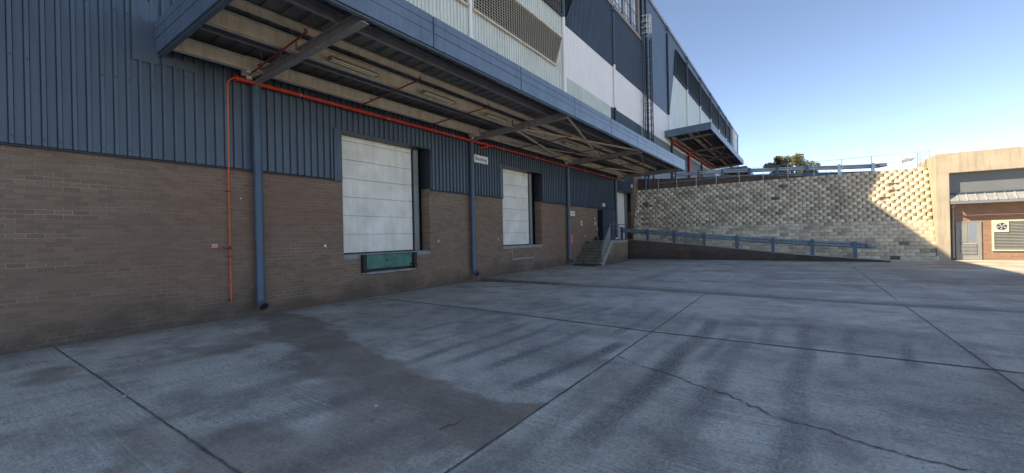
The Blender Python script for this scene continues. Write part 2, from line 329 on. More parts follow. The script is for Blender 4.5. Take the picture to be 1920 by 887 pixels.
    a = me.attributes.new('wear', 'FLOAT_COLOR', 'POINT'); c = np.stack([dark, brown, light, np.ones_like(dark)], -1).reshape(-1, 4).astype(np.float32); a.data.foreach_set('color', c.ravel())
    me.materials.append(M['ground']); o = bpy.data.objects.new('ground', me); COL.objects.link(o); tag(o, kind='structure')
make_ground()
def gz(x, y):
    return .004 - .045 * math.exp(-((y - (13.75 + .25 * math.sin(x * .35))) / .28) ** 2) - .03 * math.exp(-((y - (24.3 - .05 * (x - 8))) / .35) ** 2) + .004
M['joint'] = paint('joint_sealant', (.14, .13, .115), .8, .5, 8, streak=False)
def strip(name, pts, w, jit=.0022, step=.12, wj=.3):
    k = MB(); P = []
    for (x0, y0), (x1, y1) in zip(pts[:-1], pts[1:]):
        L = math.hypot(x1 - x0, y1 - y0); n = max(1, int(L / step))
        for i in range(n): P.append((x0 + (x1 - x0) * i / n, y0 + (y1 - y0) * i / n))
    P.append(pts[-1]); vs = []
    for i, (x, y) in enumerate(P):
        a = P[max(0, i - 1)]; b = P[min(len(P) - 1, i + 1)]; d = math.hypot(b[0] - a[0], b[1] - a[1]) or 1; nx, ny = -(b[1] - a[1]) / d, (b[0] - a[0]) / d
        o = random.gauss(0, jit); ww = w * (1 + random.uniform(-wj, wj)) / 2
        for s_ in (-1, 1):
            X_, Y_ = x + nx * (o + s_ * ww), y + ny * (o + s_ * ww); vs.append((X_, Y_, gz(X_, Y_)))
    k.add(vs, [(2 * i, 2 * i + 2, 2 * i + 3, 2 * i + 1) for i in range(len(P) - 1)])
    return tag(k.build(name, 'joint'), kind='structure')
strip('slab_joint', [(4.42, -3), (4.42, 1.46), (4.5, 2.9), (4.42, 4.6), (4.3, 8.0)], .008, jit=.0015)
strip('slab_joint', [(8.9, -3), (8.92, 7.8), (8.88, 13.4)], .02)
strip('slab_joint', [(13.2, -3), (13.2, 13.4)], .018); strip('slab_joint', [(13.2, 14.1), (13.28, 24), (13.35, 29.5)], .018)
strip('slab_joint', [(.05, 1.46), (4.42, 1.46), (8.9, 1.45)], .02, jit=.003)
strip('slab_joint', [(.5, 8.28), (2.5, 8.22), (4.2, 8.15), (8.9, 7.8), (13.2, 7.78), (20, 7.75)], .042, jit=.003)
cr = [(8.92, 6.0), (9.3, 5.72), (9.74, 5.58), (10.1, 5.33), (10.42, 5.23), (10.7, 5.02), (10.96, 4.81), (11.25, 4.75), (11.55, 4.62), (11.8, 4.52), (12.03, 4.51), (12.31, 4.45), (12.8, 4.3), (13.2, 4.2)]
def rough_line(c, amp, n=5):
    out = []
    for (x0, y0), (x1, y1) in zip(c[:-1], c[1:]):
        for i in range(n):
            f = i / n; out.append((x0 + (x1 - x0) * f + random.gauss(0, amp), y0 + (y1 - y0) * f + random.gauss(0, amp)))
    out.append(c[-1]); return out
strip('slab_crack', rough_line(cr, .02), .015, .003, .04, .8)

# ------------------------------------------------------------------ WAREHOUSE
WH = thing('warehouse', (0, 0, 0), 'long warehouse with brown brick base, steel blue cladding and white upper band', 'building')
XC = .05      # cladding pan plane
def wallbox(k, y0, y1, z0, z1, x0=-.42, x1=0., mi=0): k.box((x0, y0, z0), (x1, y1, z1), mi)
k = MB()
D1 = (7.36, 10.90); D2 = (15.5, 19.0); DM = (26.40, 27.36); D3 = (29.72, 33.65)
zt = 3.72
for a, b in [(-45, D1[0]), (D1[1], D2[0]), (D2[1], DM[0]), (DM[1], D3[0])]: wallbox(k, a, b, -.3, zt)
wallbox(k, D3[1], 37.2, -.3, 7.2)
for a, b in (D1, D2, D3): wallbox(k, a, b, -.3, 1.24)
wallbox(k, DM[0], DM[1], -.3, 1.43); wallbox(k, DM[0], DM[1], 3.56, zt)
k.build('brick_wall', 'brick_y', WH)
bx('brick_pier', (.003, 33.24, -.1), (.29, 34.29, 6.6), 'brick_y', WH)
# spalled white patches where fixings pulled out, and repair scars
k = MB()
for y, z, r in [(6.77, 1.68, .05), (11.32, 1.74, .035), (11.34, 1.68, .03), (15.1, 1.74, .035), (15.12, 1.68, .025), (24.37, 1.77, .05), (4.6, 2.9, .02)]:
    k.part(); n = 9; pts = [(.004, y + r * random.uniform(.6, 1.1) * math.cos(2 * math.pi * i / n), z + r * random.uniform(.6, 1.1) * math.sin(2 * math.pi * i / n)) for i in range(n)]
    k.prism(pts, (-.02, 0, 0))
k.build('plaster_patch', 'sign_white', WH)
k = MB()
k.box((0.003, 16.2, .70), (.03, 18.15, .79)); k.box((.003, 16.17, .7), (.022, 16.21, 1.22)); k.box((.003, 18.12, .7), (.022, 18.15, 1.22)); k.box((.002, 16.21, .79), (.012, 18.12, 1.22), 1)
k.build('pit_infill', ['conc_trim', 'brick_y'], WH, .004)

def ribbed(name, y0, y1, lo, hi, mat, pitch=.1925, rib=.06, h=.05, x=XC, parent=WH, phase=.0, thick=True):
    """vertical box-rib sheet on the wall; lo/hi give the bottom and top height for each y"""
    f = lambda g, y: g(y) if callable(g) else g
    ys = [(y0, x)]; i = math.floor((y0 - phase) / pitch)
    while True:
        c = phase + i * pitch; i += 1
        for yy, xx in ((c - rib / 2 - .010, x), (c - rib / 2 - .004, x - .012), (c - rib / 2 + .004, x + h), (c + rib / 2 - .004, x + h), (c + rib / 2 + .004, x - .012), (c + rib / 2 + .010, x)):
            if y0 < yy < y1: ys.append((yy, xx))
        if c > y1 + pitch: break
    ys.append((y1, x)); k = MB(); vs = []
    for yy, xx in ys: vs.append((xx, yy, f(lo, yy))); vs.append((xx, yy, f(hi, yy)))
    k.add(vs, [(2 * i, 2 * i + 2, 2 * i + 3, 2 * i + 1) for i in range(len(ys) - 1)])
    if thick and mat == 'blue' and y1 < 34 and x == XC:
        rr = random.Random(5)
        i = math.floor((y0 - phase) / pitch) + 1
        while phase + i * pitch < y1:
            c = phase + i * pitch; i += 1
            for zf in (3.74, 5.15, 6.5):
                if zf > f(lo, c) + .03 and rr.random() < .55: q = zf + rr.uniform(-.02, .02); k.box((x + h, c - .012, q - .012), (x + h + .012, c + .012, q + .012), 1)
    if thick:
        vs2 = []
        for yy, xx in ys: vs2 += [(xx, yy, f(lo, yy)), (x - .05, yy, f(lo, yy))]
        k.add(vs2, [(2 * i, 2 * i + 1, 2 * i + 3, 2 * i + 2) for i in range(len(ys) - 1)])
    return k.build(name, [mat, 'dark_blue'], parent)
CB = 3.62; LT = 5.09
ribbed('lower_cladding', -45, 7.30, CB, 8.6, 'blue', phase=1.015)
ribbed('lower_cladding', 7.30, 10.95, LT, 8.6, 'blue', phase=1.015)
ribbed('lower_cladding', 10.95, 15.44, CB, 8.6, 'blue', phase=1.015)
ribbed('lower_cladding', 15.44, 19.05, LT, 8.6, 'blue', phase=1.015)
ribbed('lower_cladding', 19.05, 29.66, CB, 8.6, 'blue', phase=1.015)
ribbed('lower_cladding', 29.66, 33.22, LT, 6.9, 'blue', phase=1.015)
# flashings: drip strip along the bottom, reveals at doors
k = MB()
for a, b in [(-45, 7.30), (10.95, 15.44), (19.05, 29.66)]:
    k.part()
    k.prism([(-.0, a, CB - .035), (.10, a, CB - .035), (.10, a, CB - .02), (.052, a, CB + .012), (0, a, CB + .012)], (0, b - a, 0))
k.build('drip_flashing', 'dark_blue', WH)
for a, b in ((7.36, 10.9), (15.5, 19.0), (29.72, 33.65)):
    nm = 'reveal_flashing'
    k = MB(); k.box((-.40, a - .075, CB - .06), (.10, a - .06, LT + .05)); k.box((.088, a - .30, CB - .06), (.094, a - .055, LT + .04)); k.build(nm, 'flash_blue', WH)
    k = MB(); k.box((-.45, b - .002, CB + .03), (.095, b + .06, LT + .03)); k.build(nm, 'dark_blue', WH)
    k = MB(); k.box((-.45, a - .07, LT - .005), (.098, b + .06, LT + .035)); k.build('lintel_flashing', 'dark_blue', WH)

def loading_door(y0, y1, last, parent, ztop=5.35):
    d = thing('loading_door', (-.42, (y0 + last) / 2, 1.4), None, None, parent=parent)
    # sectional leaf: seven panels with shallow grooves
    k = MB(); z = 1.425; ph = .585; i = 0
    while z < ztop:
        zt_ = min(z + ph, ztop); x = -.405
        k.prism([(x - .04, y0 + .02, z + .001), (x - .005, y0 + .02, z + .001), (x, y0 + .02, z + .012), (x, y0 + .02, zt_ - .018), (x - .016, y0 + .02, zt_ - .006), (x - .04, y0 + .02, zt_ - .006)], (0, last - y0 - .02, 0), 0)
        z += ph; i += 1
    k.build('door_panel', 'door', d)
    k = MB(); k.box((-.44, y0, 1.385), (-.39, last, 1.424)); k.build('bottom_seal', 'black', d)
    k = MB(); k.box((-.46, last + .02, 1.385), (-.40, last + .075, 5.3)); k.build('track_gap_strip', 'black', d)  # black strip stands for the dark gap between leaf and guide post
    k = MB(); k.box((-.45, last + .085, 1.385), (-.37, min(last + (.30 if y0 < 25 else .72), y1 - .01), 5.2))
    k.build('guide_post', 'pale_grey', d)
    return d
for (a, b), last in ((D1, 10.42), (D2, 18.35), (D3, 32.85)):
    loading_door(a, b, last, WH)
    k = MB(); k.box((-.42, a, 1.243), (.006, b, 1.385)); k.build('door_sill', 'conc_trim', WH, .008)
# body behind the skin and the roofs (closed volumes)
k = MB(); k.box((-60, -45, -.3), (-.62, 37.15, 18.6)); k.box((-60, 37.2, -.3), (-.1, 107.7, 23.4))
k.box((-.62, -45, 7.3), (-.02, 37.15, 18.6)); k.box((-.62, -45, 5.4), (-.43, 30, 7.29)); k.box((-.05, 33.05, 6.95), (-.02, 37.1, 7.25)); k.box((-.6, 33.7, 1.0), (-.5, 37.1, 7.2))
k.build('wall_core', 'interior', WH)
k = MB(); k.box((-60, -45, 18.62), (.05, 37.2, 18.8)); k.build('roof', 'roof_blue', WH)
k = MB(); k.box((-60, 37.2, 23.42), (.05, 107.75, 23.6)); k.build('roof', 'roof_blue', WH)
# near block, upper storeys
def lin(ya, za, yb, zb): return lambda y: za + (zb - za) * (y - ya) / (yb - ya)
ribbed('pale_cladding', -45, 21.7, 8.62, lambda y: 18.6, 'pale', phase=.1)
ribbed('pale_cladding', 21.72, 28.75, 8.62, 11.14, 'pale', phase=.1)
ribbed('pale_cladding', 28.75, 29.15, lin(28.75, 8.62, 29.15, 11.14), 11.14, 'pale', phase=.1, thick=False)
ribbed('blue_cladding', 28.75, 29.15, 7.0, lin(28.75, 8.62, 29.15, 11.14), 'blue', phase=.1, thick=False)
ribbed('blue_cladding', 29.152, 36.2, 7.0, 11.14, 'blue', phase=.1)
ribbed('white_cladding', 21.72, 37.2, 11.145, 14.2, 'white_clad', pitch=.1925, h=.02, phase=.1)
ribbed('blue_cladding', 21.72, 37.2, 14.205, 18.6, 'blue', phase=.1)
# far block
k = MB(); k.box((-.1, 36.25, 5.0), (.045, 107.7, 11.14)); k.build('grey_cladding', 'grey_door', WH)
ribbed('white_cladding', 37.2, 43.9, 11.145, 14.2, 'white_clad', h=.015, phase=.1)
ribbed('white_cladding', 43.9, 46.0, 11.145, 14.2, 'white_clad', h=.015, phase=.1)
ribbed('white_cladding', 46.0, 53.0, 11.145, lin(46, 14.2, 53, 11.2), 'white_clad', h=.015, phase=.1, thick=False)
ribbed('pale_cladding', 46.0, 48.3, lambda y: max(11.145, lin(46, 14.2, 53, 11.2)(y)), lin(46, 14.2, 48.3, 19.3), 'pale', pitch=.5, h=.012, thick=False)
ribbed('pale_cladding', 48.3, 53.0, lin(46, 14.2, 53, 11.2), 19.3, 'pale', pitch=.5, h=.012, thick=False)
ribbed('pale_cladding', 53.0, 93.0, 11.145, 19.3, 'pale', pitch=.5, h=.012, thick=False)
ribbed('blue_cladding', 37.2, 46.0, 14.205, 23.4, 'blue_far', h=.015, pitch=.3, phase=.1, thick=False)
ribbed('blue_cladding', 46.0, 48.3, lin(46, 14.2, 48.3, 19.3), 23.4, 'blue_far', h=.015, pitch=.3, thick=False)
ribbed('blue_cladding', 48.3, 93.0, 19.305, 23.4, 'blue_far', h=.015, pitch=.3, thick=False)
ribbed('blue_cladding', 93.0, 98.5, 11.145, 23.4, 'blue_far', h=.015, pitch=.3, thick=False)
ribbed('white_cladding', 98.5, 107.7, 11.145, 23.4, 'white_clad', h=.015, pitch=.4, thick=False)
# gutters
k = MB(); k.box((.0, -45, 18.62), (.20, 37.2, 18.84)); k.box((.2, -45, 18.80), (.22, 37.2, 18.86)); k.build('gutter', 'grey_steel', WH)
k = MB(); k.box((.0, 37.2, 23.42), (.20, 107.8, 23.62)); k.box((.2, 37.2, 23.6), (.22, 107.8, 23.66)); k.build('gutter', 'galv', WH)
# louvres
def louvre(name, zlo, zhi, ylo, yhi, pitch, mat, back, frame=None, out=.16):
    d = thing(name, (0, (ylo(zlo) + yhi(zlo)) / 2, zlo), None, None, parent=WH)
    k = MB(); z = zlo
    while z < zhi - .01:
        a, b = ylo(z), yhi(z); k.prism([(.09, a, z + .02), (.09 + out * .6, a, z - pitch * .35), (.09 + out * .6, a, z - pitch * .35 + .012), (.09, a, z + .034)], (0, b - a, 0)); z += pitch
    k.build('louvre_blade', mat, d)
    k = MB(); a0, b0, a1, b1 = ylo(zlo), yhi(zlo), ylo(zhi), yhi(zhi)
    k.prism([(.086, a0, zlo - .05), (.086, b0, zlo - .05), (.086, b1, zhi), (.086, a1, zhi)], (.003, 0, 0)); k.build('backing_sheet', back, d)
    k = MB(); f = frame or mat
    for p, q in (((a0, zlo - .05), (b0, zlo - .05)), ((a1, zhi), (b1, zhi)), ((a0, zlo - .05), (a1, zhi)), ((b0, zlo - .05), (b1, zhi))):
        k.bar((.15, p[0], p[1]), (.15, q[0], q[1]), .09, .13, (1, 0, 0))
    k.build('louvre_frame', f, d)
c = lambda v: (lambda z: v)
louvre('wall_louvre', 11.4, 13.2, c(13.45), lambda z: 20.6 + (z - 11.33) * .49, .125, 'cream_louvre', 'black', 'cream')
louvre('wall_louvre', 11.4, 13.2, c(4.0), c(13.15), .125, 'cream_louvre', 'black', 'cream')
louvre('wall_louvre', 14.55, 17.6, c(13.6), lambda z: 22.0 + (z - 14.5) * .62, .16, 'blue', 'black', 'dark_blue')
ys_b = [5.0 + 8.27 * i for i in range(13)]
M['dark_louvre'] = paint('dark_louvre_paint', (.04, .055, .085), .5, .12, 1)
lv = [(48.4, 54.3), (54.9, 62.6), (63.2, 70.9), (71.5, 79.1), (79.7, 87.4), (88.0, 92.8)]
for i, (a, b) in enumerate(lv):
    louvre('wall_louvre', 19.5, 22.4, (lambda z: 48.2 + (z - 19.4) * .33) if i == 0 else c(a), c(b), .3, 'dark_louvre', 'dark_blue', 'dark_blue')
# downpipes
def downpipe(y, z0, z1, mat, r=.1, x=.17, foot=True, head=False):
    k = MB(); z = z1
    pts = [(x, y, z1), (x, y, z0 + (.12 if foot else 0))]
    if foot: pts += [(x + .02, y, z0 + .06), (x + .07, y, z0 + .0), (x + .17, y, z0 - .05)]
    k.tube(pts, r, 16, caps=not foot)
    o = k.build('downpipe', mat, WH)
    k = MB()
    if foot: k.part(); k.tube([(x + .155, y, z0 - .042), (x + .16, y, z0 - .045)], r * .93, 16, 1)  # black disc in the outlet stands for its dark bore
    zz = z0 + .45
    while zz < z1:
        k.part(); k.tube([(x, y, zz - .02), (x, y, zz + .02)], r + .008, 16); k.box((0, y - .02, zz - .02), (x, y + .02, zz + .02)); zz += 1.7 if foot else 3.4
    if head: k.part(); k.box((.02, y - .2, z1 - .02), (.36, y + .2, z1 + .25))
    k.build('pipe_bracket', [mat, 'black'], o)
    return o
for y, z0 in ((4.93, .28), (13.17, .36), (21.82, .36), (29.50, 1.6)): downpipe(y, z0, 5.85, 'blue_pipe', .1 if y < 25 else .09, foot=y < 25)
def upipe(y, segs, r=.085, head=None):
    for z0, z1, mt in segs: downpipe(y, z0, z1, mt, r, .16, False)
    if head: 
        k = MB(); k.box((.03, y - .22, head - .3), (.34, y + .22, head - .02)); k.build('rainwater_head', 'blue_trim', WH, .01)
upipe(13.3, [(8, 18.3, 'white_clad')]); upipe(21.68, [(8, 14.45, 'white_clad'), (14.5, 18.3, 'blue_pipe')], .1, 18.62)
upipe(29.75, [(8, 11.15, 'dark_blue'), (11.2, 14.35, 'white_clad'), (14.4, 18.3, 'blue_pipe')], .085, 18.62)
upipe(37.9, [(5.4, 23.1, 'dark_blue')], .085)
upipe(45.4, [(12.3, 14.2, 'white_clad'), (14.25, 22.8, 'dark_blue')], .1, 23.42)
for y in (54.6, 62.9, 71.2, 79.4, 87.7): upipe(y, [(11.8, 19.4, 'white_clad'), (19.45, 22.8, 'dark_blue')], .11, 23.42)
upipe(93.2, [(12, 22.8, 'dark_blue')], .11, 23.42); upipe(99.5, [(12, 23, 'white_clad')], .12); upipe(106, [(12, 23, 'dark_blue')], .08)
for y in (46.4, 54.6, 62.9): upipe(y, [(5.4, 11.4, 'dark_blue')], .11)
# low man door standing open
d = thing('personnel_door', (0, 27.3, 1.45), None, None, parent=WH)
k = MB(); k.box((-.4, DM[0] - .0, 1.43), (-.02, DM[0] + .06, 3.56)); k.box((-.4, DM[1] - .06, 1.43), (-.02, DM[1], 3.56)); k.box((-.4, DM[0] + .061, 3.5), (-.02, DM[1] - .061, 3.56)); k.build('door_frame', 'dark_blue', d)
k = MB(); k.box((.005, 27.31, 1.475), (.86, 27.355, 3.53)); lf = k.build('door_leaf', 'grey_door', d, .004)
k = MB(); k.tube([(.76, 27.31, 2.5), (.76, 27.25, 2.5), (.66, 27.24, 2.5)], .013, 8); k.build('door_handle', 'galv', d)
bx('dark_doorway_panel', (-.45, DM[0], 1.43), (-.41, DM[1], 3.56), 'black', d)  # black panel stands for the unlit room behind the doorway
# clerestory of translucent sheets above the near roof
sc = thing('rooftop_screen', (-.35, 30, 18.85), 'tall translucent white screen with barred frame above the near roof edge', 'screen')
k = MB(); k.box((-.45, 22, 18.85), (-.42, 37.0, 23.6)); k.build('sheet', 'glass_sheet', sc)
k = MB()
y = 22.0
while y < 37.05: k.box((-.38, y - .022, 18.85), (-.33, y + .022, 23.7)); y += .7
for z in (19.9, 21.1, 22.3, 23.6): k.box((-.29, 22, z - .025), (-.25, 37.0, z + .025))
for y in (25, 29.2, 33.2, 35.2, 36.95): k.box((-.40, y - .06, 18.85), (-.24, y + .06, 23.8))
k.build('screen_frame', 'blue_far', sc)

# ------------------------------------------------------------------ CANOPIES
def canopy(name, y0, y1, X, zw, sx, sy, beams, label, purl=True, braces=()):
    base = thing(name, (0, (y0 + y1) / 2, zw), label, 'canopy', 'canopies over the loading bays')
    Z = lambda x, y, dz=0: zw + sx * x + sy * (y - y0) + dz
    H = .68
    # fascia, three horizontal boards with shadow gaps; outer side and both ends
    def board(p, q, nrm, za, zb, nm='fascia'):
        k = MB(); n = Vector(nrm); t = .05
        segs = 1
        a = Vector((p[0], p[1], 0)); b = Vector((q[0], q[1], 0))
        poly = [Vector((a.x, a.y, Z(a.x, a.y, za))), Vector((b.x, b.y, Z(b.x, b.y, za))), Vector((b.x, b.y, Z(b.x, b.y, zb))), Vector((a.x, a.y, Z(a.x, a.y, zb)))]
        return poly, n * t
    for p, q, nrm in (((X, y0), (X, y1), (1, 0, 0)), ((0.06, y0), (X + .05, y0), (0, -1, 0)), ((0.06, y1), (X + .05, y1), (0, 1, 0))):
        k = MB()
        for za, zb in ((0, .30), (.312, .50), (.512, H)):
            L = math.hypot(q[0] - p[0], q[1] - p[1]); n = max(1, round(L / 3.6))
            for i in range(n):
                f0 = i / n + (.0012 if i else 0); f1 = (i + 1) / n
                a = (p[0] + (q[0] - p[0]) * f0, p[1] + (q[1] - p[1]) * f0); b = (p[0] + (q[0] - p[0]) * f1, p[1] + (q[1] - p[1]) * f1)
                po, nv = board(a, b, nrm, za, zb); k.prism(po, nv * (1 + random.uniform(-.03, .05)))
        po, nv = board(p, q, nrm, .02, H - .02); k.prism([v - Vector(nrm) * .002 for v in po], Vector(nrm) * -.02)
        po, nv = board(p, q, nrm, -.03, -.002); k.prism(po, -Vector(nrm) * .09)
        k.build('fascia', 'blue_trim', base)
    # ribbed roof sheet, ribs running outwards
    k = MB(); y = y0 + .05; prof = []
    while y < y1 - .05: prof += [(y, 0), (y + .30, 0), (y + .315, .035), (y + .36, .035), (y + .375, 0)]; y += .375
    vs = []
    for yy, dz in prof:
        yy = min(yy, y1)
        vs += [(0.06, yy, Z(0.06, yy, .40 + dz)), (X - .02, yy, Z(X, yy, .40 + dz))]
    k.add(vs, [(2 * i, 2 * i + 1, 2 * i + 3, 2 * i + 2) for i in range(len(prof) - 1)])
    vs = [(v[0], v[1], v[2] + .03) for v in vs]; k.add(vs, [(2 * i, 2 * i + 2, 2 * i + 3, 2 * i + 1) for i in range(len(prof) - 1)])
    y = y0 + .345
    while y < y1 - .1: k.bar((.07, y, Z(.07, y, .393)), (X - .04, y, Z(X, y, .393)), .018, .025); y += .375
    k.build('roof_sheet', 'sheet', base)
    # purlins
    for x, w, h, dz, mt in ((.62, .16, .30, .13, 'cream'), (1.55, .08, .2, .27, 'grey_steel'), (2.22, .15, .34, .19, 'cream'), (2.78, .07, .16, .30, 'cream'), (3.75, .09, .2, .27, 'grey_steel')):
        k = MB()
        if mt == 'cream' and w > .1: k.ibeam((x, y0 + .06, Z(x, y0, dz)), (x, y1 - .06, Z(x, y1, dz)), w, h, .02)
        else: # channel
            a = Vector((x, y0 + .06, Z(x, y0, dz))); b = Vector((x, y1 - .06, Z(x, y1, dz)))
            k.bar(a, b, .01, h); 
            for s_ in (-1, 1): k.bar(a + Vector((w / 2, 0, s_ * (h / 2 - .005))), b + Vector((w / 2, 0, s_ * (h / 2 - .005))), w - .012, .01)
        k.build('purlin', mt, base)
    for y in beams:
        k = MB(); k.ibeam((.12, y, Z(.12, y, -.03)), (X - .1, y, Z(X, y, .03)), .16, .22, .018)
        k.prism([(.12, y - .006, Z(0, y, -.14)), (.12, y - .006, Z(0, y, -.22)), (.5, y - .006, Z(0, y, -.14))], (0, .012, 0))
        k.build('beam', 'grey_steel', base)
        k = MB()
        for x in (.62, 1.6, 2.25, 3.78):
            k.part()
            k.box((x - .05, y - .075, Z(x, y, .1)), (x + .05, y - .06, Z(x, y, .3))); k.prism([(x - .04, y - .16, Z(x, y, .30)), (x - .04, y - .04, Z(x, y, .30)), (x - .04, y - .04, Z(x, y, .10))], (.012, 0, 0))
        k.build('cleat', 'grey_steel', base)
        k = MB(); k.box((.3, y - .36, Z(.3, y, -.05)), (.62, y - .1, Z(.3, y, .34))); k.build('rainwater_box', 'cream', base, .01)
        k = MB(); k.tube([(.36, y - .2, Z(.3, y, -.04)), (.36, y - .2, Z(.3, y, -.12))], .06, 12); k.build('pipe_stub', 'cream', base)
    for (xa, ya), (xb, yb) in braces:
        k = MB(); k.bar((xa, ya, Z(xa, ya, .02)), (xb, yb, Z(xb, yb, .02)), .06, .06); k.build('brace', 'cream' if random.random() < .5 else 'grey_steel', base)
    return base, Z
B1 = [4.9, 13.2, 21.5, 29.85]
br = []
for a, b in ((13.3, 21.4),):
    br += [((.35, a), (2.2, b)), ((2.2, a), (.35, b)), ((2.3, a), (4.5, b)), ((4.5, a), (2.3, b))]
br += [((.35, 21.6), (2.2, 29.7)), ((2.3, 29.7), (4.5, 21.6))]
C1, Z1 = canopy('loading_canopy', 3.05, 30.75, 4.68, 5.85, .022, .0072, B1, 'long blue edged canopy over the two lower loading doors', braces=br)
C2, Z2 = canopy('loading_canopy', 43.95, 72.4, 4.35, 11.58, .04, .009, [46.4, 54.6, 62.9, 71.2], 'higher blue edged canopy on the far upper level beyond the cage ladder', braces=[((.35, 54.7), (2.2, 62.8)), ((2.3, 54.7), (4.2, 62.8)), ((2.3, 62.8), (4.2, 54.7))])
C3, Z3 = canopy('loading_canopy', 79.5, 100, 4.1, 11.95, .04, .009, [81, 89, 97], 'farthest small canopy seen just above the upper guard rail')
# dented filler sheet where the first canopy meets the wall
bx('flashing_panel', (.086, 2.62, 5.62), (.092, 3.04, 6.9), 'blue', WH); bx('flashing_panel', (.0865, 3.1, 5.66), (.0925, 3.75, 5.86), 'blue', WH)

# ------------------------------------------------------------------ SPRINKLER PIPES
sp_ = thing('sprinkler_pipe', (.2, 17, 5.7), 'long red sprinkler main running along the wall under the lower canopy', 'pipe')
zz = lambda y: 5.74 + .0045 * (y - 4.5)
XP = .24
k = MB(); k.tube([(XP, 4.42, zz(4.42)), (XP, 14.2, zz(14.2))], .055, 14); k.tube([(XP, 14.2, zz(14.2)), (XP, 30.9, zz(30.9))], .045, 14); k.build('main_pipe', 'red', sp_)
k = MB()
for y, r in ((4.46, .075), (5.0, .068), (7.9, .066), (11.0, .066), (14.0, .085), (14.35, .08), (19.6, .058), (25, .058)): k.part(); k.tube([(XP, y - .035, zz(y)), (XP, y + .035, zz(y))], r, 14)
k.part(); k.tube([(XP, 14.3, zz(14.3)), (XP + .02, 13.95, zz(14) - .13), (.0, 13.8, zz(14) - .14)], .045, 12)
k.build('coupling', 'red', sp_)
for y, xe in ((4.68, 3.4), (7.75, 3.3), (10.65, 3.3), (13.5, 3.4), (16.1, 3.4), (19.3, 3.45), (22.2, 3.4), (24.8, 3.7)):
    zb = Z1(0, y) - .035
    k = MB(); k.tube([(XP, y, zz(y)), (XP, y, zb), ], .024, 8); k.tube([(XP, y, zb), (xe, y - .25, zb + .06)], .02, 8)
    for f in (.25, .62, .98): 
        q = Vector((XP, y, zb)).lerp(Vector((xe, y - .25, zb + .06)), f); k.tube([q + Vector((0, 0, .0)), q + Vector((0, 0, .07))], .014, 6); k.tube([q + Vector((0, 0, .07)), q + Vector((0, 0, .076))], .03, 8)
    k.build('branch_pipe', 'darkred', sp_)
    k = MB()
    for f in (.3, .8): k.part(); q = Vector((XP, y, zb)).lerp(Vector((xe, y - .25, zb + .06)), f); k.tube([q, (q.x, q.y, Z1(q.x, q.y, .4))], .005, 5)
    k.build('hanger_rod', 'grey_steel', sp_)
k = MB()
for y in (6.0, 8.9, 12.0, 15.3, 18.2, 21.0, 24.0, 27.0, 29.6): k.part(); k.tube([(XP, y, zz(y)), (XP, y, Z1(XP, y, .2))], .006, 5); k.tube([(XP, y - .012, zz(y)), (XP, y + .012, zz(y))], .062, 12)
k.build('pipe_hanger', 'galv', sp_)
dp = thing('drain_pipe', (.12, 4.32, .4), 'thin orange drain pipe dropping down the wall beside the first downpipe', 'pipe')
k = MB(); k.tube([(.24, 4.42, 5.74), (.13, 4.36, 5.69), (.10, 4.33, 5.60), (.10, 4.32, 3.6), (.07, 4.32, 3.5), (.07, 4.32, .42)], .019, 10); k.build('pipe', 'orange', dp)
k = MB(); k.tube([(.07, 4.32, 1.66), (.07, 4.32, 1.74)], .028, 10); k.tube([(.07, 4.32, 1.70), (.07, 4.19, 1.70)], .012, 8); k.box((.06, 4.17, 1.68), (.08, 4.20, 1.74)); k.build('stop_valve', 'rust', dp)
k = MB()
for z in (3.05, 1.5, .47): k.part(); k.box((.0, 4.28, z - .012), (.095, 4.36, z + .012))
k.build('pipe_clip', 'rust', dp)
# riser and main below the far canopy
rp = thing('sprinkler_pipe', (.3, 54, 5.5), 'red sprinkler main with a vertical riser under the far upper canopy', 'pipe')
k = MB(); k.tube([(.35, 46, 11.45), (.35, 71.5, 11.68)], .13, 10); k.build('main_pipe', 'red', rp)
k = MB(); k.tube([(.35, 54.0, 11.5), (.35, 54.0, 5.4)], .13, 12); k.build('riser_pipe', 'red', rp)
for y in range(48, 72, 3):
    k = MB(); k.tube([(.35, y, 11.5), (.35, y, 11.75), (3.2, y - .2, 11.85)], .03, 6); k.build('branch_pipe', 'darkred', rp)

# ------------------------------------------------------------------ LAMPS
ordn = ['nearest to the camera', 'second from the near end', 'third from the near end', 'fourth from the near end', 'fifth from the near end', 'sixth from the near end', 'farthest']
for i, (x, a) in enumerate(((2.45, 5.5), (2.45, 8.35), (2.45, 11.25), (2.45, 13.95), (2.45, 17.0), (2.55, 22.7), (2.6, 26.0))):
    zb = Z1(x, a + .6, .0)
    e = thing('tube_light', (x, a + .6, zb), 'unlit fluorescent tube light under the lower canopy, %s' % ordn[i], 'light', 'tube lights under the lower canopy')
    k = MB(); k.prism([(x - .075, a, zb + .07), (x + .075, a, zb + .07), (x + .045, a, zb + .12), (x - .045, a, zb + .12)], (0, 1.3, 0)); k.build('reflector', 'grey_steel', e)
    for s_ in (-.05, .05):
        k = MB(); k.tube([(x + s_, a + .03, zb + .045), (x + s_, a + 1.27, zb + .045)], .016, 10); k.build('tube', 'tube', e)
    k = MB(); k.part(); k.box((x - .08, a + .0, zb + .02), (x + .08, a + .03, zb + .07)); k.part(); k.box((x - .08, a + 1.27, zb + .02), (x + .08, a + 1.3, zb + .07)); k.build('end_cap', 'grey_steel', e)

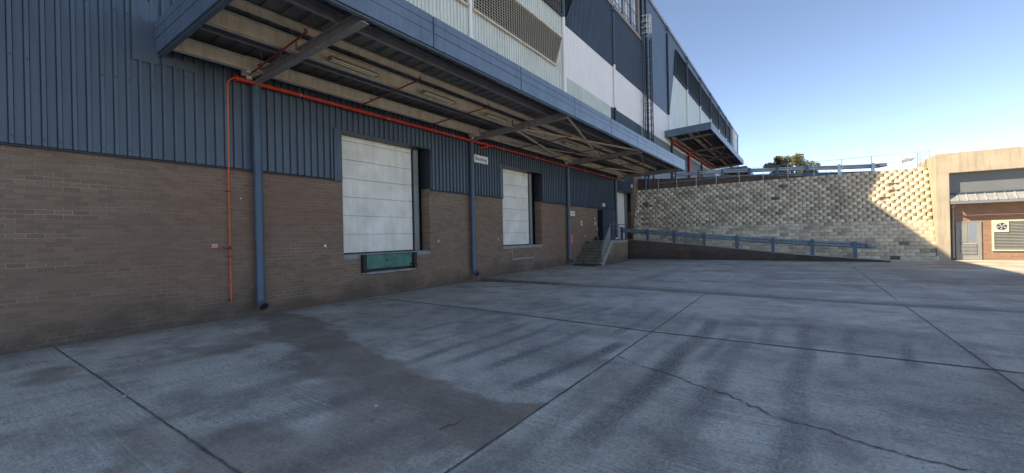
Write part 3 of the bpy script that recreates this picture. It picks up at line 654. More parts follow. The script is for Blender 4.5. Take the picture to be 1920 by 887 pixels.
# ------------------------------------------------------------------ DOCK LEVELLER
dl = thing('dock_leveller', (.1, 9.03, .8), 'green steel dock leveller lip set in the brick below the nearest loading door', 'dock leveller')
k = MB(); k.box((.004, 8.1, .90), (.05, 9.96, 1.33)); k.box((.05, 8.1, 1.30), (.09, 9.96, 1.335)); k.box((.05, 8.1, .985), (.062, 9.96, .995)); k.box((.05, 8.1, .9), (.075, 9.96, .925))
k.box((.05, 9.86, .92), (.10, 9.94, .98), 1); k.box((.05, 8.95, .925), (.085, 9.05, .95), 1); k.box((.03, 8.06, 1.335), (.09, 10.0, 1.35), 1); k.build('lip_plate', ['green', 'black'], dl, .004)
k = MB(); k.part(); k.tube([(.05, 8.9, 1.15), (.056, 8.9, 1.15)], .035, 10); k.part(); k.tube([(.05, 9.25, 1.2), (.056, 9.25, 1.2)], .025, 10); k.build('worn_spot', 'black', dl)
for a in (7.93, 9.985): k = MB(); k.box((.0, a, .80), (.15, a + .125, 1.36)); k.build('rubber_bumper', 'black', dl, .012)
bx('concrete_ledge', (.0, 7.96, .735), (.07, 10.12, .80), 'conc_trim', dl, .008)
bx('pit_lining', (.001, 8.04, .80), (.003, 9.985, .90), 'black', dl)

# ------------------------------------------------------------------ SIGNS
def text_mesh(name, body, size, mat, parent, loc, y_dir=True, bold=.0, sx=1.):
    cu = bpy.data.curves.new(name, 'FONT'); cu.body = body; cu.size = size; cu.align_x = 'CENTER'; cu.align_y = 'CENTER'; cu.extrude = .002; cu.offset = bold; cu.space_character = 1.12
    tmp = bpy.data.objects.new('tmp', cu); me = bpy.data.meshes.new_from_object(tmp); bpy.data.objects.remove(tmp)
    me.materials.clear(); me.materials.append(M[mat]); me.name = name
    # text x -> +y , text y -> z , normal -> +x
    me.transform(Matrix(((0, 0, 1, loc[0]), (sx, 0, 0, loc[1]), (0, 1, 0, loc[2]), (0, 0, 0, 1))))
    o = bpy.data.objects.new(name, me); COL.objects.link(o); o.parent = parent; o.matrix_parent_inverse = parent.matrix_world.inverted(); return o
e = thing('wall_sign', (.11, 13.84, 5.13), 'white sign reading Receiving, fixed beside the second downpipe', 'sign')
bx('board', (.09, 13.36, 4.97), (.115, 14.34, 5.29), 'sign_white', e, .004); text_mesh('lettering', 'Receiving', .19, 'ink', e, (.117, 13.85, 5.13), bold=.0025, sx=.92)
e = thing('wall_sign', (.02, 4.02, 1.76), 'small red sign with white lines of text left of the orange drain pipe', 'sign')
bx('board', (.003, 3.95, 1.715), (.012, 4.11, 1.805), 'sign_red', e)
k = MB()
for z, segs in ((1.79, ((3.962, 4.035), (4.042, 4.09))), (1.76, ((3.975, 4.03), (4.036, 4.082))), (1.733, ((3.965, 4.0), (4.008, 4.05), (4.056, 4.095)))):
    for a, b in segs: k.box((.012, a, z - .007), (.0135, b, z + .005))
k.build('lettering', 'sign_white', e)
e = thing('wall_sign', (.02, 22.5, 3.1), 'white fire sign with tick and red mark right of the third downpipe', 'sign')
bx('board', (.003, 22.0, 2.98), (.02, 22.95, 3.27), 'sign_white', e)
k = MB(); k.bar((.022, 22.17, 3.13), (.022, 22.22, 3.06), .02, .02, (1, 0, 0)); k.bar((.022, 22.22, 3.06), (.022, 22.30, 3.2), .02, .02, (1, 0, 0)); k.build('tick_mark', 'ink', e)
k = MB(); k.bar((.022, 22.55, 3.12), (.022, 22.85, 3.12), .03, .005, (1, 0, 0)); k.bar((.022, 22.62, 3.05), (.022, 22.62, 3.2), .03, .005, (1, 0, 0)); k.bar((.022, 22.74, 3.05), (.022, 22.74, 3.2), .05, .005, (1, 0, 0)); k.bar((.022, 22.55, 3.12), (.022, 22.62, 3.2), .025, .005, (1, 0, 0)); k.build('red_mark', 'sign_orange', e)
e = thing('wall_sign', (.02, 23.86, 2.55), 'small upright orange safety sign between fire sign and doorway', 'sign')
bx('board', (.003, 23.72, 2.4), (.015, 24.0, 2.74), 'sign_orange', e)
k = MB(); k.box((.016, 23.80, 2.60), (.018, 23.93, 2.70)); k.box((.016, 23.78, 2.44), (.018, 23.93, 2.52)); k.build('pictogram', 'sign_white', e)
for nm, y, z, w, h, mt, lb in (('wall_sign', 26.0, 2.58, .16, .24, 'sign_white', 'small white notice left of the open door, lower of two'), ('wall_sign', 25.9, 2.9, .12, .12, 'sign_white', 'tiny white notice left of the open door, upper of two')):
    e = thing(nm, (.02, y, z), lb, 'notice'); bx('board', (.003, y - w / 2, z - h / 2), (.014, y + w / 2, z + h / 2), mt, e)
    k = MB(); k.box((.015, y - w * .3, z - h * .25), (.016, y + w * .3, z - h * .15)); k.box((.015, y - w * .3, z + h * .1), (.016, y + w * .25, z + h * .2)); k.build('print', 'grey_steel', e)
e = thing('switch_box', (.02, 26.25, 2.22), 'small white switch box beside the open door frame', 'switch'); bx('case', (.003, 26.2, 2.14), (.05, 26.32, 2.3), 'sign_cream', e, .006); bx('rocker', (.051, 26.235, 2.19), (.058, 26.285, 2.25), 'pale_grey', e)
e = thing('bulkhead_light', (.1, 27.15, 3.85), 'square cream bulkhead light above the open door', 'light'); bx('case', (.09, 26.98, 3.72), (.19, 27.35, 3.98), 'sign_cream', e, .015); bx('lens', (.191, 27.03, 3.77), (.205, 27.3, 3.93), 'tube', e, .006)
e = thing('bulkhead_light', (.1, 33.2, 5.6), 'small white lamp on blue cladding above the far loading door', 'light'); bx('case', (.09, 33.0, 5.55), (.2, 33.2, 5.8), 'sign_white', e, .015); bx('lens', (.201, 33.03, 5.58), (.21, 33.17, 5.72), 'tube', e, .004)
# red fire hose cabinet behind downpipe three
e = thing('fire_hose_cabinet', (.1, 22.2, 1.13), 'slim red fire hose cabinet half hidden behind the third downpipe', 'fire cabinet')
bx('case', (.003, 21.98, 1.13), (.10, 22.38, 1.99), 'bright_red', e, .02); bx('door_panel', (.101, 22.02, 1.17), (.125, 22.34, 1.95), 'bright_red', e, .006)
k = MB()
for i in range(4): k.part(); k.box((.126, 22.2, 1.38 + .12 * i), (.13, 22.30, 1.44 + .12 * i))
k.build('label_plate', 'sign_white', e)

# ------------------------------------------------------------------ STAIRS + LANDING
M['step_conc'] = paint('worn_step_concrete', (.26, .235, .19), .9, .3, 3, dirt=(.1, .09, .07), dirtamt=.6, bump=.5)
M['step_face'] = paint('dark_step_riser', (.17, .145, .115), .9, .3, 3, dirt=(.05, .045, .04), dirtamt=.6)  # risers toned darker than the treads
# ------------------------------------------------------------------ STAIRS + LANDING
st = thing('entrance_stair', (.85, 25, 0), 'brick and concrete stair with landing rising to the open door', 'stairs')
XS = 1.68
k = MB(); n = 8; y0, y1 = 22.95, 24.55; rise = 1.44 / n; tr = (y1 - y0) / n
poly = [(y0, .0)]
for i in range(n): poly += [(y0 + i * tr, (i + 1) * rise), (y0 + (i + 1) * tr, (i + 1) * rise)]
poly += [(27.5, 1.44), (27.5, 1.26), (24.75, 1.26), (23.25, .0)]
k.prism([(XS, y, z) for y, z in poly], (-.18, 0, 0)); k.build('stringer', 'conc_trim', st)
k = MB()
for i in range(n): k.box((.003, y0 + i * tr + .004, -.05), (XS - .182, y0 + (i + 1) * tr + .002 if i < n - 1 else y1, (i + 1) * rise - .03), 1); k.box((.003, y0 + i * tr - .012, (i + 1) * rise - .029), (XS - .182, y0 + (i + 1) * tr + .002 if i < n - 1 else y1, (i + 1) * rise - .004))
k.build('step', ['step_conc', 'step_face'], st, .004)
for q_ in ():
    pass
k = MB(); k.box((.003, y1 + .003, 1.30), (XS - .182, 27.5, 1.435)); k.build('landing', 'conc_trim', st)
k = MB(); k.prism([(XS - .03, 23.30, -.05), (XS - .03, 24.76, 1.255), (XS - .03, 27.48, 1.255), (XS - .03, 27.48, -.05)], (-.2, 0, 0)); k.build('side_wall', 'brick_y', st)
bx('end_wall', (.0, 27.25, -.05), (XS - .24, 27.48, 1.295), 'brick_dk', st)
k = MB(); xr = XS - .06
def rz(y): return 0 if y < y0 else min(1.44, (y - y0) / (y1 - y0) * 1.44)
for y in (23.0, 24.5, 25.1, 26.0, 27.42): k.tube([(xr, y, rz(y) if y > 23.1 else .05), (xr, y, rz(y) + 1.02)], .024, 8)
for h in (1.02,): k.tube([(xr, 23.0, .05 + h), (xr, 24.55, 1.44 + h), (xr, 27.42, 1.44 + h)], .024, 8)
for h in (.25, .45, .65, .84): k.tube([(xr, 26.0, 1.44 + h), (xr, 27.42, 1.44 + h)], .016, 6)
k.tube([(xr, 23.0, .25), (xr, 24.5, 1.6)], .016, 6)
k.build('handrail', 'grey_door', st)
k = MB()
for i in range(16):
    f = i / 15; y = 23.0 + 1.5 * f; k.tube([(xr, y, .25 + 1.35 * f), (xr, min(24.5, y + .4), min(.25 + 1.35 * f + 1.1, 1.04 + 1.4 * min(1, f + .27)))], .006, 4)
    if i > 3: k.tube([(xr, y, .25 + 1.35 * f), (xr, y - .4, .25 + 1.35 * f + .45)], .006, 4)
k.build('mesh_infill', 'galv', st)
pal = thing('timber_pallet', (1.0, 22.3, .0), 'dark low timber pallet lying at the foot of the brick stair', 'pallet')
k = MB()
for i in range(7): k.part(); k.box((.45, 21.75 + i * .155, .085), (1.75, 21.75 + i * .155 + .11, .105))
k.build('deck_board', 'wood', pal)
k = MB()
for x in (.45, 1.05, 1.65): k.part(); k.box((x, 21.75, .005), (x + .1, 22.8, .084))
k.build('bearer', 'wood', pal)
e = thing('gas_bottle', (.25, 25.9, 1.44), 'small dark round canister on the landing beside the door', 'canister')
k = MB(); k.tube([(.22, 25.75, 1.442), (.22, 25.75, 1.52), (.22, 25.75, 1.66), (.22, 25.75, 1.72)], [.11, .13, .13, .06], 14); k.build('body', 'dark_blue', e)
k = MB(); k.tube([(.22, 25.75, 1.72), (.22, 25.75, 1.77)], .03, 8); k.build('valve', 'galv', e)

# ------------------------------------------------------------------ RAMP
def rampz(x): return float(np.interp(x, [0, .6, 5.3, 11.2, 15.2], [1.43, 1.43, 1.0, .36, .06]))
k = MB(); xs = [0.02 + .5 * i for i in range(31)]; xs[-1] = 15.2
vs = []
for x in xs: vs += [(x, 30.13, rampz(x) - .03), (x, 33.2, rampz(x) - .03)]
k.add(vs, [(2 * i, 2 * i + 2, 2 * i + 3, 2 * i + 1) for i in range(len(xs) - 1)])
k.box((0.02, 27.5, 1.2), (.62, 30.13, 1.40))
tag(k.build('ramp', 'ground'), kind='structure')
rw = thing('ramp_wall', (7.6, 30, 0), 'long low dark brick wall sloping down along the ramp', 'wall')
k = MB(); P = [(.0, -.1)] + [(x, rampz(x)) for x in (.0, .6, 2, 3.7, 5.3, 7.3, 9.3, 11.2, 13.2, 15.2)] + [(15.2, -.1)]
k.prism([(x, 29.9, z) for x, z in P], (0, .23, 0)); k.build('wall_face', 'brick_dk', rw)
k = MB()
for a, b in zip(P[1:-2], P[2:-1]): k.prism([(a[0], 29.885, a[1] + .001), (b[0], 29.885, b[1] + .001), (b[0], 29.885, b[1] + .03), (a[0], 29.885, a[1] + .03)], (0, .26, 0))
k.build('coping', 'conc_trim', rw)

def wbeam(k, pts, y, n_out=-1, depth=.085, H=.31, mi=0):
    """W profile swept along pts [(x, z_centre)] in the plane y; corrugation points towards n_out*y"""
    prof = [(-.5, 0), (-.43, .25), (-.32, 1), (-.2, 1), (-.07, .1), (.07, .1), (.2, 1), (.32, 1), (.43, .25), (.5, 0)]
    vs = []
    for x, z in pts:
        for s_ in (0, 1):
            for h, d_ in prof: vs.append((x, y + n_out * (d_ * depth + s_ * -.004), z + h * H))
    m_ = len(prof); fs = []
    for i in range(len(pts) - 1):
        a, b = i * 2 * m_, (i + 1) * 2 * m_
        for j in range(m_ - 1): fs.append((a + j, a + j + 1, b + j + 1, b + j)); fs.append((a + m_ + j, b + m_ + j, b + m_ + j + 1, a + m_ + j + 1))
        fs.append((a, b, b + m_, a + m_)); fs.append((a + m_ - 1, a + 2 * m_ - 1, b + 2 * m_ - 1, b + m_ - 1))
    k.add(vs, fs, mi, .5, True)
M['rail_blue'] = paint('faded_blue_rail_paint', (.22, .28, .31), .42, .35, 5, metal=.25, dirt=(.42, .42, .4), dirtamt=.5)
M['post_blue'] = paint('blue_post_paint', (.075, .12, .2), .45, .2, 4, dirt=(.1, .1, .1), dirtamt=.3)
gr = thing('guard_rail', (7, 30, .5), 'blue crash barrier sloping down beside the ramp wall', 'guard rail')
px = [.35, 2.25, 4.07, 5.97, 7.9, 9.85, 11.8, 13.74]
zr = lambda x: float(np.interp(x, [.3, 2.25, 4.07, 5.97, 7.9, 9.85, 11.8, 14.6], [2.13, 1.93, 1.77, 1.56, 1.38, 1.21, 1.06, .86]))
for x in px:
    k = MB(); z0 = rampz(x) - .25; z1 = zr(x) + .21
    k.box((x - .09, 29.985, z0), (x + .09, 30.0, z1)); k.box((x - .09, 30.0, z0), (x - .075, 30.09, z1)); k.box((x + .075, 30.0, z0), (x + .09, 30.09, z1))
    k.build('post', 'post_blue', gr, .003)
k = MB(); wbeam(k, [(x, zr(x)) for x in [0.2] + px[1:] + [14.3]], 30.17); k.build('rail', 'rail_blue', gr)
k = MB(); k.tube([(14.30, 30.12, zr(14.3)), (14.42, 30.10, zr(14.4)), (14.52, 30.14, zr(14.5)), (14.55, 30.25, zr(14.5))], [.155, .15, .13, .10], 14); k.build('end_terminal', 'rail_blue', gr)

# ------------------------------------------------------------------ RETAINING WALL
def block_mat():
    t = NT('moulded_retaining_block'); tn = t.attr('tint')
    x = t.new('ShaderNodeValToRGB'); t.l.new(tn, x.inputs[0]); cr_ = x.color_ramp
    cr_.elements[0].position = 0; cr_.elements[0].color = (.07, .066, .06, 1); cr_.elements[1].position = 1; cr_.elements[1].color = (.78, .69, .52, 1)
    for p, c_ in ((.12, (.2, .175, .14)), (.3, (.42, .36, .27)), (.65, (.66, .565, .42))): e_ = cr_.elements.new(p); e_.color = (*c_, 1)
    n1 = t.ramp(t.noise(4.5, detail=6, rough=.7), .5, .68, 0, .5); col = t.mix(n1, x.outputs[0], (.13, .12, .1))
    n2 = t.ramp(t.noise(.45, sc=(1, 1, 1.6), detail=3), .52, .7, 0, .3); col = t.mix(n2, col, (.12, .11, .095))
    t.bump(t.noise(18, detail=6, rough=.75), .9, .03)
    return t.fin(col, .9, 0, .2)
M['block'] = block_mat()
rt = thing('retaining_wall', (8.7, 33, 0), 'tall leaning retaining wall of pale interlocking concrete blocks', 'wall')
k = MB(); RH = .206; NR = 26; PW = .43
for r in range(NR):
    z = r * RH; yb = 32.3 + 1.6 * (r / NR); up = r > 9 + 1.2 * math.sin(r)
    off = (r % 2) * PW / 2; gap = .05 if r > 10 else .012; sag = .10 if r > 10 else .03
    xe = 17.52
    i = 0
    while True:
        xa = .03 + off - PW + i * PW; i += 1
        xb = xa + PW - gap
        if xa > xe - .1: break
        xa = max(xa, .3); xb = min(xb, xe)
        if xb - xa < .1: continue
        if z + RH < rampz(min(xb, 15.2)) - .3: continue
        if random.random() < .012 and r > 11: continue
        d_ = random.gauss(0, .008); s1 = sag * random.uniform(.8, 1.15); sh = random.gauss(0, .006)
        u = random.random(); tint = u * .55 + .35
        if random.random() < .16: tint = random.uniform(.28, .45)
        if random.random() < .012: tint = random.uniform(.05, .2)
        # dark leak stain at the left end
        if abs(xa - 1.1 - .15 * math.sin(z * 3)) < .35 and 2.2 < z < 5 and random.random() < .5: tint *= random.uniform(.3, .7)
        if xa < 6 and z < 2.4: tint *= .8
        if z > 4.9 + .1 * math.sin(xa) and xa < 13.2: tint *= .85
        if xa > 13.4 and z > 1.2: tint = max(tint, random.uniform(.55, .85))  # sunlit right end: the sunlight is put into lighter block tints
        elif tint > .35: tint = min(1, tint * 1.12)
        n = 7; vs = []
        for j in range(n):
            f = j / (n - 1); x = xa + (xb - xa) * f; dy = -s1 * (1 - (2 * f - 1) ** 2)
            for zz_, dd in ((z + .006, 0.006), (z + .02, 0), (z + RH - .022, 0.004), (z + RH - .006, .014)): vs.append((x, yb + d_ + dy + dd + sh * (2 * f - 1), zz_))
        fs = [(4 * j + q, 4 * j + 4 + q, 4 * j + 5 + q, 4 * j + 1 + q) for j in range(n - 1) for q in range(3)]
        k.add(vs, fs, 0, tint)
        top = []
        for j in range(n): top.append(vs[4 * j + 3])
        top += [(xb, yb + .28, z + RH - .006), (xa, yb + .28, z + RH - .006)]; k.add(top, [tuple(range(len(top)))], 0, tint * .8)
        bot = [vs[4 * j] for j in range(n)] + [(xb, yb + .28, z + .006), (xa, yb + .28, z + .006)]; k.add(bot, [tuple(range(len(bot) - 1, -1, -1))], 0, tint * .8)
        k.add([vs[0], vs[1], vs[2], vs[3], (xa, yb + .28, z + RH - .006), (xa, yb + .28, z + .006)], [(0, 1, 2, 3, 4, 5)], 0, tint)
        o_ = 4 * (n - 1); k.add([vs[o_], vs[o_ + 1], vs[o_ + 2], vs[o_ + 3], (xb, yb + .28, z + RH - .006), (xb, yb + .28, z + .006)], [(5, 4, 3, 2, 1, 0)], 0, tint)
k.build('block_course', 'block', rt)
k = MB(); k.prism([(0.3, 32.3 + .06, -.2), (0.3, 33.9 + .06, 5.33), (0.3, 34.6, 5.33), (0.3, 34.6, -.2)], (17.2, 0, 0)); k.build('backfill_face', 'conc_warm', rt)
# sloping brick upstand above
up = thing('parapet_wall', (6, 34.4, 5.3), 'dark brick upstand tapering along the top of the retaining wall', 'wall')
k = MB(); k.prism([(.05, 34.3, 5.3), (12.5, 34.3, 5.3), (11.2, 34.3, 5.46), (7.5, 34.3, 5.80), (3.4, 34.3, 6.03), (.05, 34.3, 6.32)], (0, .23, 0)); k.build('wall_face', 'brick_dk', up)
k = MB()
L = [(11.2, 5.46), (7.5, 5.80), (3.4, 6.03), (.05, 6.32)]
for a, b in zip(L[:-1], L[1:]): k.prism([(a[0], 34.28, a[1] + .002), (b[0], 34.28, b[1] + .002), (b[0], 34.28, b[1] + .06), (a[0], 34.28, a[1] + .06)], (0, .27, 0))
k.build('coping', 'brick_dk', up)
# upper terrain
M['upper'] = paint('upper_road_asphalt', (.11, .105, .1), .9, .2, .8, streak=False)
k = MB(); k.add([(-2, 34.5, 6.1), (4, 34.5, 5.9), (12, 34.5, 5.36), (17.5, 34.5, 5.3), (120, 34.5, 5.3), (400, 34.5, 5.3), (-2, 60, 6.1), (4, 60, 6.0), (12, 60, 5.8), (17.5, 60, 5.6), (120, 60, 5.5), (400, 60, 5.5), (-60, 900, 7), (4, 900, 7), (12, 900, 7), (100, 900, 7), (300, 900, 7), (900, 900, 7)],
    [(i, i + 1, i + 7, i + 6) for i in range(5)] + [(6 + i, 7 + i, 13 + i, 12 + i) for i in range(5)])
tag(k.build('upper_road', 'upper'), kind='structure')
# thin wire railing
tr_ = thing('wire_railing', (9.6, 34.1, 5.33), 'thin steel post and cable railing on top of the retaining wall', 'railing')
xsP = [2.0, 3.4, 4.81, 6.2, 7.7, 9.18, 10.62, 12.06, 13.52, 14.96, 16.35, 17.15]
for x in xsP:
    k = MB(); k.tube([(x, 34.02, 5.2), (x, 34.02, 6.33)], .02, 8); k.build('post', 'galv', tr_)
for z in (6.32, 5.83):
    k = MB(); k.tube([(2.0, 34.02, z)] + [(x, 34.02, z - .015 * (j % 2)) for j, x in enumerate(xsP[1:])] + [(17.55, 34.02, z + .02), (17.75, 36.5, z + .02)], .012, 6); k.build('cable', 'galv', tr_)
k = MB(); k.tube([(17.55, 34.02, 5.85), (17.55, 34.02, 6.35)], .025, 8); k.box((17.02, 33.96, 5.3), (17.08, 34.08, 6.35)); k.build('corner_post', 'galv', tr_)
# upper double guard rail
ug = thing('guard_rail', (9, 35, 5.8), 'double height blue and grey crash barrier along the upper road edge', 'guard rail')
pu = [1.4, 3.12, 4.83, 6.51, 8.27, 9.98, 11.7, 13.43, 15.12]
zu = lambda x: float(np.interp(x, [1.4, 3.1, 6.5, 8.27, 9.98, 11.7, 13.43, 15.2], [6.70, 6.66, 6.56, 6.44, 6.34, 6.23, 6.09, 5.98]))
for i, x in enumerate(pu):
    k = MB(); z1 = zu(x) + .02; k.box((x - .085, 34.84, 5.3), (x + .085, 34.855, z1)); k.box((x - .085, 34.855, 5.3), (x - .07, 34.95, z1)); k.box((x + .07, 34.855, 5.3), (x + .085, 34.95, z1)); k.build('post', 'post_blue' if x < 12.6 else 'galv', ug, .003)  # sunlight on the right end posts is put into a paler steel
k = MB(); wbeam(k, [(x, zu(x) - .17) for x in pu if x > 1.6] + [(15.45, zu(15.4) - .17)], 35.02, H=.28); k.build('upper_rail', 'galv' , ug)
k = MB(); wbeam(k, [(x, zu(x) - .60) for x in pu] + [(15.25, zu(15.3) - .60)], 35.02, H=.26); k.build('lower_rail', 'rail_blue', ug)
k = MB(); k.tube([(15.42, 34.97, zu(15.4) - .17), (15.6, 34.97, zu(15.4) - .16), (15.8, 35.02, zu(15.4) - .16)], [.14, .13, .09], 12); k.build('end_terminal', 'galv', ug)
e = thing('floodlight', (16.5, 34.4, 5.33), 'silver floodlight on the wire railing at the right end of the block wall', 'floodlight')
k = MB(); k.prism([(16.42, 34.3, 5.90), (16.47, 34.3, 5.80), (16.95, 34.3, 5.93), (16.95, 34.3, 6.05), (16.5, 34.3, 6.08)], (0, .3, 0)); k.build('lamp_head', 'galv', e, .02)
k = MB(); k.tube([(16.9, 34.45, 6.0), (17.12, 34.25, 6.0)], .025, 8); k.build('arm', 'galv', e)
# bits at the left end of the upper level
e = thing('blue_drain_pipe', (.5, 34.1, 5.2), 'fat blue drain pipe rising where block wall meets the warehouse', 'pipe')
k = MB(); k.part(); k.tube([(.95, 34.2, 5.1), (.95, 34.2, 6.9)], .11, 12); k.part(); k.tube([(1.25, 34.2, 5.1), (1.25, 34.2, 6.9)], .05, 10); k.build('pipe', 'blue_pipe', e)
k = MB(); k.part(); k.box((.8, 34.12, 5.7), (1.35, 34.3, 5.76)); k.part(); k.box((.8, 34.12, 6.5), (1.35, 34.3, 6.56)); k.build('clamp', 'dark_blue', e)
e = thing('hand_railing', (.4, 34.0, 5.2), 'short dark hand railing beside the fat blue drain pipe', 'railing')
k = MB()
for x in (.15, .42, .68): k.tube([(x, 34.05, 5.2), (x, 34.05, 6.15)], .018, 8)
k.tube([(.1, 34.05, 6.15), (.7, 34.05, 6.15)], .02, 8); k.tube([(.1, 34.05, 5.7), (.7, 34.05, 5.7)], .015, 8); k.build('rail', 'dark_blue', e)

# ------------------------------------------------------------------ CAGE LADDER
ld = thing('cage_ladder', (.4, 36.8, 9.5), 'tall black cage ladder climbing the warehouse wall to the near roof', 'ladder')
yl = 36.5; xl = .28
M['ladder'] = paint('dark_ladder_paint', (.035, .04, .05), .5, .2, 2)
k = MB()
for s_ in (-.24, .24): k.part(); k.bar((xl, yl + s_, 9.2), (xl, yl + s_, 20.4), .075, .03)
k.build('stile', 'ladder', ld)
k = MB(); z = 9.4
while z < 20.2: k.part(); k.tube([(xl, yl - .24, z), (xl, yl + .24, z)], .014, 6); z += .3
k.build('rung', 'ladder', ld)
def hoop(z, k): k.tube([(xl + .02 + .72 * math.sin(math.pi * j / 10) ** .8, yl - .38 * math.cos(math.pi * j / 10), z) for j in range(11)], .024, 6, caps=False)
def cage(z0, z1, mat, stepz):
    k = MB(); z = z0
    while z <= z1 + .01: k.part(); hoop(z, k); z += stepz
    k.build('cage_hoop', mat, ld)
    k = MB()
    for a in (.18, .34, .5, .66, .82):
        k.part()
        th = math.pi * a; x = xl + .02 + .72 * math.sin(th) ** .8; y = yl - .38 * math.cos(th); k.bar((x, y, z0), (x, y, z1), .055, .02, (0, 1, 0))
    k.build('cage_strap', mat, ld)
cage(9.4, 18.7, 'ladder', .6); cage(19.1, 20.6, 'sign_white', .5)  # cage top coloured white to carry the sunlight on it
k = MB(); z = 9.8
while z < 18.6:
    for s_ in (-.24, .24): k.part(); k.bar((.05, yl + s_, z), (xl, yl + s_, z), .04, .02)
    z += 1.8
k.build('wall_bracket', 'ladder', ld)

# ------------------------------------------------------------------ RIGHT BUILDING
M['panel_grey'] = paint('grey_panel_paint', (.15, .165, .18), .5, .1, 1)
rb = thing('plant_building', (24, 33, 0), 'low orange brick building under a heavy cast concrete frame', 'building')
k = MB(); k.prism([(17.45, 32.3, -.2), (17.98, 32.3, -.2), (17.98, 32.3, 4.765), (46, 32.3, 4.765), (46, 32.3, 5.86), (17.45, 32.3, 5.86)], (0, 4.5, 0)); k.build('concrete_frame', 'conc_warm', rb, .012)
bx('brick_wall', (17.985, 32.75, -.2), (46, 33.2, 3.3), 'brick_or', rb)
k = MB(); k.box((17.985, 32.68, 3.302), (46, 33.2, 4.76)); k.build('metal_wall', 'panel_grey', rb)
k = MB()
for i in range(80):
    x = 18.0 + i * .35
    k.prism([(x, 32.22, 3.19), (x + .34, 32.22, 3.19), (x + .34, 32.675, 3.60), (x, 32.675, 3.60)], (0, -.01, .012)); k.prism([(x + .3, 32.21, 3.20), (x + .345, 32.21, 3.20), (x + .345, 32.67, 3.615), (x + .3, 32.67, 3.615)], (0, -.02, .03))
k.build('lean_to_roof', 'galv', rb)
M['gutter_grey'] = paint('grey_gutter_paint', (.2, .22, .25), .5, .12, 1.5)
k = MB(); k.box((17.99, 32.09, 3.05), (46, 32.215, 3.18)); k.build('gutter', 'gutter_grey', rb, .01)
k = MB(); k.box((17.985, 32.60, 3.605), (46, 32.678, 3.68)); k.build('apron_flashing', 'flash_blue', rb)
k = MB(); k.tube([(18.12, 32.15, 3.05), (18.14, 32.4, 2.88), (18.16, 32.66, 2.8), (18.16, 32.67, .1)], .05, 10); k.build('downpipe', 'pale_grey', rb)
d = thing('door', (18.75, 32.7, 0), None, None, parent=rb)
k = MB(); k.box((18.28, 32.70, 0), (18.36, 32.752, 2.1)); k.box((19.16, 32.70, 0), (19.24, 32.752, 2.1)); k.box((18.361, 32.70, 2.03), (19.159, 32.752, 2.1)); k.build('door_frame', 'pale_grey', d)
k = MB(); k.box((18.361, 32.715, .02), (19.159, 32.749, 2.028)); k.box((18.45, 32.70, 1.0), (18.72, 32.714, 1.95)); k.build('door_leaf', 'pale_grey', d)
k = MB(); k.box((18.80, 32.708, 1.0), (18.83, 32.714, 1.95)); k.box((18.83, 32.712, 1.0), (19.05, 32.7145, 1.95)); k.build('glass_strip', 'roof_blue', d)
k = MB()
for i in range(8): z = .32 + i * .075; k.prism([(18.45, 32.715, z + .055), (18.45, 32.675, z), (18.45, 32.675, z + .01), (18.45, 32.715, z + .065)], (.6, 0, 0))
k.build('vent_louvre', 'pale_grey', d)
k = MB(); k.tube([(18.42, 32.7, .93), (18.42, 32.66, .93), (18.5, 32.65, .93)], .012, 6); k.build('door_handle', 'black', d)
d = thing('vent_panel', (20.7, 32.7, .5), None, None, parent=rb)
k = MB()
for a, b in (((19.62, 2.06), (22.4, 2.13)), ((19.62, .5), (22.4, .57)), ((19.62, .571), (19.69, 2.059)), ((22.33, .571), (22.4, 2.059))): k.box((a[0], 32.68, a[1]), (b[0], 32.752, b[1]))
k.build('vent_frame', 'sign_cream', d)
k = MB(); z = .60
while z < 2.04: 
    xa = 20.24 if z > 1.5 else 19.695
    k.prism([(xa, 32.745, z + .05), (xa, 32.69, z), (xa, 32.69, z + .012), (xa, 32.745, z + .062)], (22.32 - xa, 0, 0)); z += .078
k.build('louvre_blade', 'pale_grey', d)
bx('backing_sheet', (19.69, 32.746, .57), (22.33, 32.7485, 2.06), 'black', d)
k = MB(); k.box((19.695, 32.67, 1.5), (20.22, 32.74, 2.055)); k.build('fan_plate', 'sign_cream', d)
k = MB(); k.tube([(19.96, 32.66, 1.79), (19.96, 32.668, 1.79)], .19, 24); k.build('dark_fan_disc', 'black', d)  # flat black disc stands for the dark recess behind the blades
k = MB()
for i in range(5):
    a = i * 2 * math.pi / 5 + .5; c1, s1 = math.cos(a), math.sin(a); c2, s2 = math.cos(a + .6), math.sin(a + .6)
    k.add([(19.96 + .03 * c1, 32.655, 1.79 + .03 * s1), (19.96 + .18 * c1, 32.65, 1.79 + .18 * s1), (19.96 + .18 * c2, 32.658, 1.79 + .18 * s2), (19.96 + .03 * c2, 32.658, 1.79 + .03 * s2)], [(0, 1, 2, 3), (3, 2, 1, 0)])
k.tube([(19.96, 32.64, 1.79), (19.96, 32.658, 1.79)], .04, 12)
k.build('fan_blade', 'galv', d)

